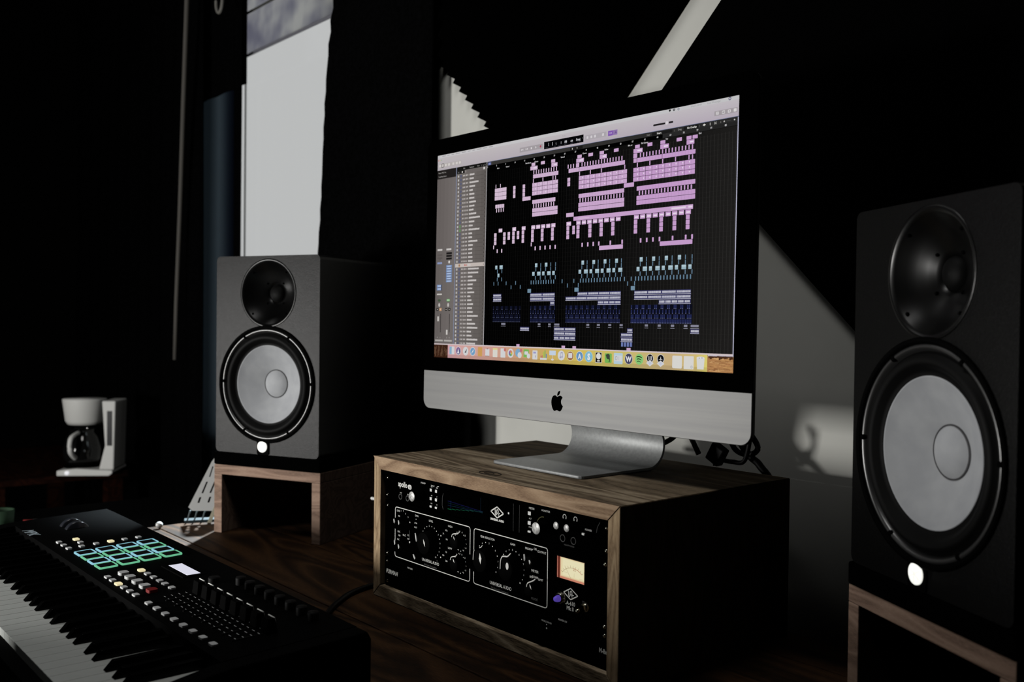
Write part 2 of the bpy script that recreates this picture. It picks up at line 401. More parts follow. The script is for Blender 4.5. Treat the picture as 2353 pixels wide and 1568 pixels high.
# ---------------------------------------------------------------- desk
desk = thing('desk', 'dark brown plank desk carrying the keyboard, rack case and speakers', 'desk', (-.95, .70, 0))
DX0, DX1 = -1.972, .12
ys = [.20, .372, .545, .7195, .894, 1.068, 1.165]
for i in range(len(ys)-1):
    MB().box(DX0+.95, DX1+.95, ys[i]+.0012-.70, ys[i+1]-.0012-.70, -.04, 0).build('plank', M_desk, desk, bevel=.0015)
for sx in (-.93, 1.0):
    for sy in (-.44, .46):
        MB().box(sx-.03, sx+.03, sy-.03, sy+.03, FZ, -.041).build('leg', M_desk, desk)

# ---------------------------------------------------------------- rack case
BX0, BX1, BY0, BY1, BT, TH = -1.2745, -.7515, .805, 1.145, .218, .019
bxc = (BX0+BX1)/2
rack = thing('rack_case', 'wooden mitred rack case full of audio gear under the computer', 'rack case', (bxc, .975, 0))
hw = (BX1-BX0)/2; y0, y1 = BY0-.975, BY1-.975
o = MB().prism([(-hw, BT), (hw, BT), (hw-TH, BT-TH), (-hw+TH, BT-TH)], y0, y1).build('top_board', M_box, rack, bevel=.0012)
MB().prism([(-hw, .0), (hw, .0), (hw-TH, TH), (-hw+TH, TH)], y0, y1).build('bottom_board', M_box, rack, bevel=.0012)
for s in (-1, 1):
    MB().prism([(s*hw, BT), (s*(hw-TH), BT-TH), (s*(hw-TH), TH), (s*hw, 0)], y0, y1).build('side_board', M_boxendz, rack, bevel=.0012)
MB().box(-hw+TH+.001, hw-TH-.001, y1-.008, y1-.002, TH+.001, BT-TH-.001).build('back_panel', M_black, rack)
# edge banding on the front of the boards
MB().prism([(-hw, BT), (hw, BT), (hw-TH, BT-TH), (-hw+TH, BT-TH)], y0-.0012, y0-.0001).build('front_edging', M_boxend, rack)
# thin dark oval knot on the top
k = MB(); kc = (-1.012-bxc+.02, -.15)
N = 24
k.tube([(kc[0]-.035+.021*math.cos(2*PI*i/N), kc[1]+.012+.010*math.sin(2*PI*i/N), BT+.0001) for i in range(N+1)], .0007, 6)
k.tube([(kc[0]-.037+.009*math.cos(2*PI*i/N), kc[1]+.012+.005*math.sin(2*PI*i/N), BT+.0001) for i in range(N+1)], .0005, 6)
k.build('knot', mat('dark_knot', (20, 14, 10), .8), rack)

# ---------------------------------------------------------------- rack units  (mm frame measured from the opening)
FY = .812
def rx(x): return -1.257+x/1000
def rzz(z): return .199-z/1000
def rack_unit(name, label, z0, z1, group=None):
    xm = rx(245.5)
    t = thing(name, label, 'rack unit', (xm, FY, rzz(z1)), 0, group)
    t.rk = None if False else None
    return t
class Unit:
    def __init__(s, name, label, z0, z1, depth=.24):
        s.t = thing(name, label, 'rack unit', (rx(245.5), FY, rzz(z1)), 0, 'rack units in the wooden case')
        s.ox, s.oz = rx(245.5), rzz(z1)
        s.b(4.4, 486.6, z0+.4, z1-.4, 0, .004, M_face, 'faceplate', bevel=.0006)
        s.b(22, 469, z0+1.2, z1-1.2, .0041, depth, M_black, 'chassis')
        s.w = MB(); s.d = MB()
    def X(s, x): return rx(x)-s.ox
    def Z(s, z): return rzz(z)-s.oz
    def at(s, x, z, h):      # a point seen at (x, z) on the face plane but standing h in front of it
        t = (FY-h)/FY
        return rx(x)*t-s.ox, .425+(rzz(z)-.425)*t-s.oz
    def b(s, x0, x1, z0, z1, ya, yb, m, name, bevel=0):
        return MB().box(s.X(x0), s.X(x1), ya, yb, s.Z(z1), s.Z(z0)).build(name, m, s.t, bevel=bevel)
    def txt(s, t, x, z, size, align='LEFT', dim=False, sx=1, bold=0, shear=0, y=-.0004):
        text(s.d if dim else s.w, t, s.X(x), s.Z(z), size/1000, y, align, None, sx, shear, bold)
    def dot(s, x, z, r, dim=False):
        (s.d if dim else s.w).poly(circ(s.X(x), s.Z(z), r/1000, 10), -.0004)
    def bar(s, x0, z0, x1, z1, wd, dim=False):
        p = Vector((s.X(x0), s.Z(z0))); q = Vector((s.X(x1), s.Z(z1))); d = (q-p).normalized(); n = Vector((-d.y, d.x))*wd/2000
        (s.d if dim else s.w).poly([tuple(p-n), tuple(q-n), tuple(q+n), tuple(p+n)], -.0004)
    def path(s, pts, wd, dim=False):
        for a, b_ in zip(pts, pts[1:]): s.bar(*a, *b_, wd, dim)
    def knob(s, x, z, r, h, m, name='knob', label=None, ptr=None, skirt=None):
        o = MB().lathe([(.0001, -h), (r*.93/1000, -h), (r/1000, -h+.0008), (r/1000, -.0002)], n=36, cap=False).build(name, M_black, s.t)
        if m is not M_black: MB().lathe([(.0001, -h-.0003), (r*.93/1000, -h-.0003), (r*.96/1000, -h-.0001)], n=36).build('knob_face', m, o)
        o.location = (s.X(x), 0, s.Z(z))
        if label: o['label'] = label
        if skirt:
            k_ = MB().lathe([(skirt/1000, -.0002), (skirt/1000, -.004), (r*1.02/1000, -.006)], n=32).build('skirt', M_black, o)
        if ptr is not None:
            a = ptr; L = r*.82/1000
            p = MB(); dx, dz = math.cos(a), math.sin(a); nn = .0006
            p.poly([(dx*L*.15-dz*nn, dz*L*.15+dx*nn), (dx*L*.15+dz*nn, dz*L*.15-dx*nn), (dx*L+dz*nn, dz*L-dx*nn), (dx*L-dz*nn, dz*L+dx*nn)], -h-.0002)
            p.build('pointer', M_print if m is not M_silver else M_black, o)
        return o
    def screw(s, x, z):
        o = MB().lathe([(.0001, -.0016), (.0016, -.0014), (.0024, -.0002)], n=12).build('screw', M_chrome, s.t)
        o.location = (s.X(x), 0, s.Z(z))
    def done(s):
        if s.w.v: s.w.build('lettering', M_print, s.t, fix=True)
        if s.d.v: s.d.build('faint_lettering', M_dimprint, s.t, fix=True)
def ua_mark(u, x, z, k, fill=False):
    # diamond with interlaced letters
    dm = [(x, z-7*k), (x+12.6*k, z), (x, z+7*k), (x-12.6*k, z), (x, z-7*k)]
    u.path(dm, 1.2*k if not fill else 1.7*k)
    wd = .9*k if not fill else 1.4*k
    u.path([(x-4*k, z-3.4*k), (x-3.6*k, z+2.6*k), (x-2.4*k, z+3.8*k), (x-1.2*k, z+2.6*k), (x-.9*k, z-2.6*k), (x+.6*k, z-3.9*k), (x+2.2*k, z-2.6*k), (x+2.4*k, z+3.8*k)], wd)
    u.path([(x-.8*k, z+.9*k), (x+5.4*k, z+.9*k)], wd)

# --- audio interface (1U)
U = Unit('audio_interface', 'black one-unit audio interface, topmost in the wooden rack case', 1, 45)
U.txt('apollo', 40.5, 21.5, 11.5, bold=.0003, sx=.85)
U.w.prism(rrect(U.X(67.3), U.X(76.5), U.Z(22.6), U.Z(15.6), .003), -.0009, -.0004)
U.txt('16', 69.2, 21.2, 5, dim=True, y=-.0011)
for x in (47.8, 66.8):
    k = MB().lathe([(.0044, -.0002), (.0044, -.0014), (.0034, -.0014), (.0034, -.0002)], n=24).build('jack', M_dimprint, U.t); k.location = (U.X(x), 0, U.Z(36.8))
    U.txt('HI-Z', x, 31.8, 2.6, 'CENTER')
U.knob(99.5, 27.5, 7.6, .016, M_silver, label='round brushed silver knob')
U.txt('PREAMP', 105.9, 9.6, 3.4, 'CENTER'); U.txt('INPUT', 130, 10.5, 3.2, 'CENTER')
U.path([(139.5, 10.5), (141.5, 8.8), (145, 8.4)], .7)
for x in (127.4, 140.3):
    for j, z in enumerate((15.6, 28.1, 39.6)):
        U.b(x-2.6, x+2.6, z-(2.2 if j < 2 else 1.5), z+(2.2 if j < 2 else 1.5), -.0022, -.0002, M_white, 'button', bevel=.0005)
        U.txt(('MIC', '48V', 'PAD', 'LINK', '\u00d8', 'LO')[j+(3 if x > 130 else 0)], x, z-3.6, 2.2, 'CENTER')
U.b(157, 258, 9.5, 44.0, -.0012, -.0002, M_glassblack, 'display_window')
sc = MB()
def sq(a, b_, c, d_, col): sc.rect(U.X(a), U.X(b_), U.Z(d_), U.Z(c), -.0014-.00004*len(sc.f)/40, lin(col))
for i in range(8):
    xx = 168+i*10
    sq(xx, xx+9.4, 25+i*.4, 26+i*.4, (14, 16, 52)); sq(xx, xx+9.4, 31-i*.2, 31.8-i*.2, (16, 38, 46) if i % 2 else (14, 20, 44))
    sq(xx, xx+9.4, 36-i*1.1, 37-i*1.1, (16, 74-5*i, 42)); sq(xx, xx+9.4, 28+i*.2, 28.6+i*.2, (10, 30, 34))
sq(175.5, 176, 24, 36, (22, 48, 92)); sq(242.5, 243, 10, 30, (20, 30, 44))
sc.build('level_meters', M_picture, U.t)
U.path([(158.2, 11.5), (153.6, 22), (153.4, 34), (157, 42)], .5, dim=True)
U.bar(183, 11, 183, 13.6, 1.2); U.bar(165, 22.3, 170, 22.3, 2.2); U.bar(163.5, 13.6, 166.5, 13.6, .8, dim=True)
for z, wd in ((12.3, 7), (22.1, 4.4), (36.5, 3)):
    U.bar(252.5-wd/2, z, 252.5+wd/2, z, 2.4)
for z in (16.5, 31.5): U.txt('HOST', 252.5, z, 2.4, 'CENTER', dim=True)
ua_mark(U, 276.8, 24.8, 1.05, True)
U.txt('UNIVERSAL AUDIO', 276.8, 36.4, 3.9, 'CENTER', bold=.0002, sx=.86)
U.b(300, 302.6, 20.8, 23.2, -.0012, -.0002, M_white, 'button')
for x in (310, 322): U.bar(x, 8, x, 44, .35, dim=True)
U.txt('METER', 346, 10, 3.6, 'CENTER'); U.txt('MONITOR', 372.5, 9.2, 3.4, 'CENTER')
for z, t_ in ((15.3, ''), (27.7, 'ALT'), (38.9, 'FCN')):
    U.b(340.4, 346.4, z-(2.4 if z < 30 else 1.3), z+(2.4 if z < 30 else 1.3), -.0022, -.0002, M_white, 'button', bevel=.0005)
    if t_: U.txt(t_, 343.4, z-4.6, 2.8, 'CENTER')
U.knob(374.0, 27.2, 7.8, .018, M_silver, label='large silver monitor level knob')
arc = [(369+13*math.cos(a), 30-14*math.sin(a)) for a in [2.75-.16*i for i in range(9)]]
g = MB()
for (a, b_), (c, d_) in zip(arc, arc[1:]):
    g.tube([(U.X(a), -.0008, U.Z(b_)), (U.X(c), -.0008, U.Z(d_))], .0005, 5)
g.build('knob_ring', mat('dull_olive', (110, 108, 70), .6), U.t)
for x in (404.0, 422.6):
    U.knob(x, 19.6, 4.8, .012, M_silver, label='small silver headphone knob', ptr=-2.2)
for x in (406.8, 426):
    pts = [(x+3*math.cos(a), 10.2-3.4*math.sin(a)) for a in [-.35+ .31*i for i in range(13)]]
    U.path(pts, .8); U.bar(x-2.5, 9.8, x-2.5, 12, 1.2); U.bar(x+2.5, 9.8, x+2.5, 12, 1.2)
for x in (404.8, 423.8):
    k = MB().lathe([(.0046, -.0002), (.0046, -.0014), (.0038, -.0014), (.0038, -.0002)], n=24).build('jack', M_dimprint, U.t); k.location = (U.X(x), 0, U.Z(36.4))
U.txt('HEADPHONES', 415.5, 46.0-1.2, 2.8, 'CENTER', dim=True)
U.txt('POWER', 448.3, 20.2, 3.3, 'CENTER'); U.b(438.6, 443.4, 23.6, 26.4, -.0024, -.0002, M_white, 'button', bevel=.0006)
U.path([(467.3, 6.6), (463.2, 13), (461.7, 20)], .45, dim=True)
for z in (12.6, ): U.screw(11.6, z); 
U.screw(11, 39); U.screw(478, 12); U.screw(478, 39)
U.done()

# --- channel strip (2U)
U = Unit('channel_strip', 'black two-unit preamp with amber VU meter, middle of the rack case', 46, 134)
def outline(u, x0, x1, z0, z1, gapsL, gapsR):
    r = 4
    def seg(x, a, b_): u.bar(x, a, x, b_, 1.15)
    u.bar(x0+r, z0, x1-r, z0, 1.15); u.bar(x0+r, z1, x1-r, z1, 1.15)
    for cx, cz, a0 in ((x0+r, z0+r, PI/2), (x1-r, z0+r, 0), (x0+r, z1-r, PI), (x1-r, z1-r, 1.5*PI)):
        u.path([(cx+r*math.cos(a0+PI/2*i/5), cz-r*math.sin(a0+PI/2*i/5)) for i in range(6)], 1.15)
    for a, b_ in gapsL: seg(x0, a, b_)
    for a, b_ in gapsR: seg(x1, a, b_)
outline(U, 33.2, 219, 54.2, 130, [(58, 71), (88, 108), (123, 126)], [(58, 92), (112, 126)])
outline(U, 227.6, 377, 54.4, 130, [(58, 84), (114, 126)], [(58, 126)])
def ring_nums(cx, cz, r, a0, a1, n, labels=None, size=3.3, dim=False):
    for i in range(n):
        a = a0+(a1-a0)*i/(n-1); x = cx+r*math.cos(a); z = cz-r*math.sin(a)
        if labels and labels[i]: U.txt(labels[i], x, z+size*.3, size, 'CENTER', dim=dim)
        else: U.dot(x, z, .75, dim)
# left half: toggles, level knob, high and low shelves
U.txt('LINE', 37.5, 60.5, 4); U.txt('500', 41, 68, 3.2)
for x, z, t_ in ((48, 59.5, '1'), (54, 58.5, '2'), (60, 62, '3'), (67, 66, '5')): U.txt(t_, x, z, 3.4)
U.txt('GAIN', 85.5, 60.5, 3.8); U.dot(88.6, 64.6, .8); U.txt('\u00d8 IN', 84.5, 71.5, 3.2); U.txt('OUT', 84, 78, 3.4)
U.txt('MIC', 40, 92, 4); U.txt('500', 42, 97.5, 3.6); U.txt('HI-Z', 54, 95, 4); U.txt('2.2', 66, 93, 3.6); U.txt('47K', 66, 98.5, 3.2); U.txt('MIC', 39, 104, 3.4)
def chicken(x, z, ang, r=11, name='knob'):
    """black pointer knob, white line, chrome rim glint"""
    o = MB().lathe([(.0001, -.014), (.008, -.014), (.0095, -.011), (r/1000, -.003), (r/1000+.001, -.0002)], n=28).build(name, M_black, U.t)
    o.location = (U.X(x), 0, U.Z(z)); ca, sa = math.cos(ang), math.sin(ang)
    bl_ = MB(); L = .0125; t_ = .0022
    bl_.prism([(-ca*.008-sa*t_*1.6, -sa*.008+ca*t_*1.6), (ca*L-sa*t_*.5, sa*L+ca*t_*.5), (ca*L+sa*t_*.5, sa*L-ca*t_*.5), (-ca*.008+sa*t_*1.6, -sa*.008-ca*t_*1.6)], -.020, -.0141)
    bl_.build('pointer', M_black, o)
    ln = MB(); ln.prism([(ca*.001-sa*.0007, sa*.001+ca*.0007), (ca*L-sa*.0007, sa*L+ca*.0007), (ca*L+sa*.0007, sa*L-ca*.0007), (ca*.001+sa*.0007, sa*.001-ca*.0007)], -.0206, -.0201)
    ln.build('pointer_line', M_print, o)
    return o
U.dot(72.4, 71.8, 1.1); U.dot(72.4, 101.7, 1.4)
U.txt('LEVEL', 126.3, 62.5, 4, 'CENTER')
ring_nums(126, 92, 23.3, 2.55, -1.0, 14, ['', '4', '', '5', '', '6', '', '7', '', '8', '', '9', '', '10'])
big = U.knob(126, 92, 16, .014, M_black, label='large black level knob with white pointer line')
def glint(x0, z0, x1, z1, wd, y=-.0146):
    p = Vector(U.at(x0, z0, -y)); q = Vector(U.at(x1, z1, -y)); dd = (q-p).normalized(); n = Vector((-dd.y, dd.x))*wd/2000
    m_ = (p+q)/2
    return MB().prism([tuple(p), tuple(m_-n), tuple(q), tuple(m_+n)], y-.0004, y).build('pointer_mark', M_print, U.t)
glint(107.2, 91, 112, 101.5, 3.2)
def lever(x0, z0, x1, z1):
    a_ = U.at(x0, z0, .010); b_ = U.at(x1, z1, .014); c_ = MB()
    c_.tube([(a_[0], -.010, a_[1]), (b_[0], -.014, b_[1])], .0009, 8, r2=.0014); c_.build('toggle_lever', M_white, U.t)
for q_ in ((29, 74, 31, 79), (41.5, 74.5, 43.5, 79.5), (31, 106, 32.6, 112), (41.6, 111, 43.8, 116), (82, 118.5, 86.5, 124), (332, 70.5, 333.6, 78), (342.0, 74.5, 344.0, 80), (86.4, 86, 90.5, 97)): lever(*q_)
U.path([(34.2+38, 84), (34.2+38, 98)], .5, dim=True)
def rim(pts, h=.013, wd=.0008):  # light catching the knob rims, painted as thin white tubes
    o_ = MB().tube(smoothpath([(U.at(a, c, h)[0], -h, U.at(a, c, h)[1]) for a, c in pts]), wd, 6); return o_.build('rim_glint', M_print, U.t)
for (cx, cz, t_) in ((196.5, 78, 'HIGH'), (196.5, 109, 'LOW')):
    U.txt(t_, 173, cz-15.5, 4, 'CENTER')
    ring_nums(cx, cz, 13.6, 2.6, -1.9, 11, ['-3', '', '-1.5', '0', '+1.5', '', '+3', '+4.5', '+6', '', '+9'], 3.2)
    U.txt('4.5k' if t_ == 'HIGH' else '70', 164, cz-8.6, 3.3, 'CENTER'); U.txt('7k' if t_ == 'HIGH' else '100', 157, cz-3, 3.3, 'CENTER'); U.txt('10k' if t_ == 'HIGH' else '200', 165, cz+4, 3.3, 'CENTER'); U.dot(151, cz+.2, 1.1)
    U.knob(cx, cz, 9, .012, M_black, label='black shelf knob with white pointer line')
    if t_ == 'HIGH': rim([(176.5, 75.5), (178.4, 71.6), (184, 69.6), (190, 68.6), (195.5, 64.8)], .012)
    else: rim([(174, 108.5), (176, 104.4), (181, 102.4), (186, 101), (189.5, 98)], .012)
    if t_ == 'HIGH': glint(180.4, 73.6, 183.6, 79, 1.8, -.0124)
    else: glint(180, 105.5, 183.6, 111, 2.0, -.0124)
U.txt('UNIVERSAL AUDIO', 126, 122.6, 6.2, 'CENTER', sx=.8); U.txt('610 Tube Preamplifier', 126, 128.2, 3.6, 'CENTER', dim=True)
U.txt('-10', 140, 117, 3, dim=True)
# right half
U.txt('PEAK REDUCTION', 257, 64, 4.2, 'CENTER', sx=.86)
ring_nums(256.8, 92, 23, 2.4, -.6, 10, ['', '4', '', '5', '', '6', '', '7', '', '8'])
U.knob(256.8, 92, 15, .014, M_black, label='black peak reduction knob')
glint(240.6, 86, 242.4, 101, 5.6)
U.txt('GAIN', 309.6, 63, 4.2, 'CENTER')
ring_nums(309.6, 92, 23, 2.5, -.85, 12, ['', '4', '', '5', '', '6', '', '7', '', '8', '', '10'])
U.knob(309.6, 92, 15, .014, M_black, label='black gain knob')
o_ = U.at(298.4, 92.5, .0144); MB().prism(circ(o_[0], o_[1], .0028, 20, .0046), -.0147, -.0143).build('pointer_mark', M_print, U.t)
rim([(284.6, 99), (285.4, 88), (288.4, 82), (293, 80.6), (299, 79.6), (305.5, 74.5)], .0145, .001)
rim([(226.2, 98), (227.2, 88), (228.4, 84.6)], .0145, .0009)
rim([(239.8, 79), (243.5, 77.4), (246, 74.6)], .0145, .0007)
U.txt('PREAMP', 341.7, 63, 4.2, 'CENTER'); U.txt('OR', 353.7, 61, 4.2, 'CENTER'); U.txt('OUTPUT', 366, 62.8, 4.2, 'CENTER')
U.txt('METER', 353.4, 89.5, 4.6, 'CENTER'); U.txt('BYP', 343.6, 98, 4); U.txt('COMP', 353.5, 97, 4.4, 'CENTER'); U.txt('LIMIT', 364.5, 98, 4, 'CENTER'); U.txt('MODE', 353.2, 125, 4.4, 'CENTER', dim=True)
U.knob(353.5, 110, 8, .012, M_black, label='black meter selector knob'); U.knob(353.5, 75, 8, .012, M_black, label='black output selector knob')
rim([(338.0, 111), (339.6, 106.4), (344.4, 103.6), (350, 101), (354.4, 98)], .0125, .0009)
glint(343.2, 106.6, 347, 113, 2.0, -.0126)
U.txt('UNIVERSAL AUDIO', 285.5, 123.4, 6.6, 'CENTER', sx=.8); U.txt('T4 Optical Compressor', 284, 128.8, 3.8, 'CENTER', dim=True)
# VU meter
U.b(395.5, 446.5, 57.5, 87, -.003, -.0002, M_black, 'meter_bezel', bevel=.0008)
vu = MB()
def vq(a, b_, c, d_, col, l): vu.rect(U.X(a), U.X(b_), U.Z(d_), U.Z(c), -.0031-.00006*l, lin(col))
vq(397, 445, 59, 85.2, (92, 40, 30), 0); vq(398, 398.8, 59, 85.2, (196, 130, 112), 1); vq(402.6, 445, 59, 85.2, (196, 128, 104), 1)
vq(403.6, 445, 59, 82.6, (214, 190, 150), 2); vq(405, 445, 59.6, 81.4, (222, 210, 168), 3); vq(408, 444.4, 60.4, 80.4, (226, 218, 180), 4)
def vline(pts, wd, col, l=6):
    for (a, c), (b_, d_) in zip(pts, pts[1:]):
        p = Vector((U.X(a), U.Z(c))); q = Vector((U.X(b_), U.Z(d_))); dd = (q-p).normalized(); n = Vector((-dd.y, dd.x))*wd/2000
        vu.poly([tuple(p-n), tuple(q-n), tuple(q+n), tuple(p+n)], -.0031-.00006*l, lin(col))
arc = [(426+24*math.cos(a), 91-22*math.sin(a)) for a in [2.45-.175*i for i in range(10)]]
vline(arc[:6], .45, (150, 128, 92)); vline(arc[5:], .6, (170, 90, 60))
for i, (a, c) in enumerate(arc):
    d_ = Vector((a-426, c-91)).normalized(); vline([(a, c), (a+d_.x*2.8, c+d_.y*2.8)], .4, (140, 112, 80))
text(vu, 'VU', U.X(428.5), U.Z(72.4), .0038, -.0035, 'CENTER', lin((150, 90, 60)))
vline([(423, 83), (411.5, 68.5)], .35, (150, 130, 96)); vline([(428, 80), (428.2, 75)], .4, (180, 170, 120)); vline([(410, 76), (416, 76.6)], .4, (190, 180, 140)); vline([(437, 79.6), (443, 79.8)], .4, (190, 180, 140))
vu.build('meter_face', M_picture, U.t)
ua_mark(U, 419.3, 102.4, .98)
U.txt('LA-610', 418, 116.4, 7.2, 'CENTER', sx=.85); U.txt('Mk II', 418.6, 122.8, 7.2, 'CENTER', sx=.85)
# jewel lamp
j = MB().lathe([(.0078, -.0002), (.0078, -.002), (.0066, -.003), (.0066, -.005), (.0058, -.0055)], n=28).build('lamp_collar', M_chrome, U.t); j.location = (U.X(403), 0, U.Z(110.5))
j = MB().lathe([(.0042, -.005), (.004, -.008), (.0028, -.0115), (.0001, -.013)], n=20).build('lamp_jewel', mat('violet_jewel', (70, 50, 160), .25, emit=(84, 66, 160), es=.7), U.t); j.location = (U.X(403), 0, U.Z(110.5)); j['label'] = 'violet glowing jewel'
k = MB().lathe([(.0062, -.0002), (.0062, -.003), (.005, -.004), (.004, -.008)], n=24).build('switch_collar', M_chrome, U.t); k.location = (U.X(446), 0, U.Z(112.5))
MB().tube([(U.X(446), -.006, U.Z(112.5)), (U.X(447.5), -.018, U.Z(114))], .0012, 8, r2=.0024).build('toggle_lever', M_chrome, U.t)
U.txt('ON', 439, 108, 3, dim=True)
for z in (55.3, 128.9): U.screw(12.4, z); U.screw(476.3, z)
U.done()

# --- power conditioner (1U)
U = Unit('power_conditioner', 'black one-unit power strip, lowest in the wooden rack case', 135, 179.4)
U.txt('FURMAN', 9.2, 159.6, 8.6, bold=.0004, sx=.92, shear=.2)
U.txt('MERIT SERIES', 67, 142, 3.4, sx=.7)
U.txt('PROTECTION OK', 376.5, 148, 3, 'CENTER', sx=.8); U.txt('POWER ON', 405.7, 139.4, 3.2, 'CENTER', sx=.9)
U.dot(376.6, 150.4, .8); U.dot(376.7, 155, 1.2)
U.txt('M-8x', 468.5, 160, 7.6, bold=.0003, sx=.8)
U.screw(12.4, 141.1); U.screw(476.5, 139.2); U.screw(12.4, 172)
U.b(360, 371, 150, 170, -.005, -.0002, M_black, 'rocker_switch', bevel=.0008)
U.done()

# ---------------------------------------------------------------- all-in-one computer
comp = thing('desktop_computer', 'slim silver all-in-one computer with glowing screen on the rack case', 'computer', (-1.0067, .9507, .218))
CZ = .5369-.218
CYW = .0244
Md = Matrix.Rotation(CYW, 4, 'Z') @ Matrix.Translation((0, 0, CZ)) @ Matrix.Rotation(-.0115, 4, 'X')
disp = bpy.data.objects.new('screen_unit', None)
def mk(mb, name, m, parent=comp, **k):
    o = mb.build(name, m, parent, **k); o.matrix_local = Md if parent is comp else Matrix.Identity(4); return o
HWX = .3262; ZT, ZB, ZC = .1955, -.2545, -.1905
# shell (back, bulging) built as rings
sh = MB()
rings = []
for yy, ins in ((.0006, 0), (.0052, .0), (.0075, .006), (.012, .03), (.026, .09), (.040, .15), (.046, .20)):
    rr = max(.016-ins*.02, .006)
    f_ = 1-ins/.30
    rings.append([(x*f_, yy, (z+.03)*f_-.03) for x, z in rrect(-HWX, HWX, ZB, ZT, .016, 6)])
n = len(rings[0]); vs = [p for r_ in rings for p in r_]
fs = [(j*n+i, j*n+(i+1) % n, (j+1)*n+(i+1) % n, (j+1)*n+i) for j in range(len(rings)-1) for i in range(n)]
fs += [tuple(range(n))[::-1], tuple((len(rings)-1)*n+i for i in range(n))]
sh.add(vs, fs, None, False)
mk(sh, 'shell', M_edge)
# chin with rounded lower corners
ol = [p for p in rrect(-HWX+.0004, HWX-.0004, ZB+.0004, ZT, .016, 8) if p[1] < ZC-.01]
ol = sorted([p for p in ol if p[0] < 0], key=lambda p: -p[1]) + sorted([p for p in ol if p[0] > 0], key=lambda p: p[1])
ch = MB().prism([(-HWX+.0004, ZC)] + ol + [(HWX-.0004, ZC)], -.0016, .0005)
mk(ch, 'chin', M_alu, bevel=.0005)
# black glass border
ol = [p for p in rrect(-HWX+.0004, HWX-.0004, ZB, ZT-.0004, .013, 8) if p[1] > ZC+.01]
up_r = sorted([p for p in ol if p[0] > 0], key=lambda p: p[1]); up_l = sorted([p for p in ol if p[0] < 0], key=lambda p: -p[1])
mk(MB().prism([(-HWX+.0004, ZC+.0003), (HWX-.0004, ZC+.0003)] + up_r + up_l, -.0016, .0005), 'glass_border', M_glassblack)
# fruit logo
lg = MB()
def bez(p0, p1, p2, p3, n=10): return [tuple((1-t)**3*a+3*(1-t)**2*t*b_+3*(1-t)*t*t*c+t**3*d_ for a, b_, c, d_ in zip(p0, p1, p2, p3)) for t in [i/n for i in range(n)]]
ap = []
ap += bez((0, 7.6), (2.2, 7.6), (4.0, 10.2), (7.4, 9.4)) + bez((7.4, 9.4), (9.0, 9.0), (10.4, 8.0), (11.2, 6.6))
ap += bez((11.2, 6.6), (6.4, 3.4), (7.2, -3.4), (12.2, -5.4)) + bez((12.2, -5.4), (10.4, -10.4), (7.6, -14.0), (4.9, -13.6))
ap += bez((4.9, -13.6), (3.2, -13.4), (2.4, -12.2), (0, -12.2)) + bez((0, -12.2), (-2.4, -12.2), (-3.2, -13.4), (-4.9, -13.6))
ap += bez((-4.9, -13.6), (-8.6, -13.6), (-12.4, -5.6), (-12.0, .4)) + bez((-12.0, .4), (-11.6, 6.2), (-8.0, 9.6), (-4.6, 9.6)) + bez((-4.6, 9.6), (-2.6, 9.6), (-1.4, 7.6), (0, 7.6))
kk = .00098
# triangulated by a fill so that the concave outline stays clean
bm = bmesh.new()
for loop in ([(x*kk, z*kk) for x, z in ap], [(x*kk, z*kk) for x, z in bez((.2, 9.2), (-.4, 12.6), (2.2, 16.4), (5.6, 16.8)) + bez((5.6, 16.8), (6.2, 13.2), (3.6, 9.4), (.2, 9.2))]):
    vs = [bm.verts.new((x-.0034, -.0019, z-.2232)) for x, z in loop]
    ed = [bm.edges.new((vs[i], vs[(i+1) % len(vs)])) for i in range(len(vs))]
    bmesh.ops.triangle_fill(bm, use_beauty=True, edges=ed)
me = bpy.data.meshes.new('logo'); bm.to_mesh(me); bm.free(); me.materials.append(M_glassblack)
lo = bpy.data.objects.new('logo', me); C.objects.link(lo); lo.parent = comp; lo.matrix_local = Md; lo['label'] = 'black bitten fruit logo'
# stand: plate, bend, neck
st = []
cx = lambda: None
prof = [(-.0507, .0045), (.085, .0045)]
for i in range(1, 13):
    a = -PI/2+(PI/2+.42)*i/12; prof.append((.085+.030*math.cos(a), .0345+.030*math.sin(a)))
prof += [(.094, .080), (.082, .104)]
def thick_profile(pr, t):
    out = []
    for i, p in enumerate(pr):
        q = Vector(pr[min(i+1, len(pr)-1)])-Vector(pr[max(i-1, 0)]); q.normalize(); nrm = Vector((q.y, -q.x))
        out.append((p[0]+nrm.x*t, p[1]+nrm.y*t))
    return out
pr2 = thick_profile(prof, .0042)
sv = MB(); n = len(prof); wdt = .0955
vs = []; 
for i in range(n):
    w_ = wdt
    if i == 0: w_ = wdt-.008
    vs += [(-w_, prof[i][0], prof[i][1]), (w_, prof[i][0], prof[i][1]), (-w_, pr2[i][0], pr2[i][1]), (w_, pr2[i][0], pr2[i][1])]
# rounded front corners: insert intermediate stations
base = vs; prof_s = [(-.0507, .0865)] + [(-.0507+.009*(1-math.cos(t)), .0865+.009*math.sin(t)) for t in (.4, .8, 1.2, PI/2)]
sv.v = []; sta = [(y_, .0045, y_, .0003, hw_) for y_, hw_ in prof_s]
sta += [(prof[i][0], prof[i][1], pr2[i][0], pr2[i][1], wdt) for i in range(1, n)]
vs = []
for ya, za, yb, zb, hw_ in sta: vs += [(-hw_, ya, za), (hw_, ya, za), (-hw_, yb, zb), (hw_, yb, zb)]
fs = []
for i in range(len(sta)-1):
    a = i*4; fs += [(a, a+1, a+5, a+4), (a+2, a+6, a+7, a+3), (a, a+4, a+6, a+2), (a+1, a+3, a+7, a+5)]
fs += [(0, 2, 3, 1), ((len(sta)-1)*4, (len(sta)-1)*4+1, (len(sta)-1)*4+3, (len(sta)-1)*4+2)]
sv.add(vs, fs, None, False)
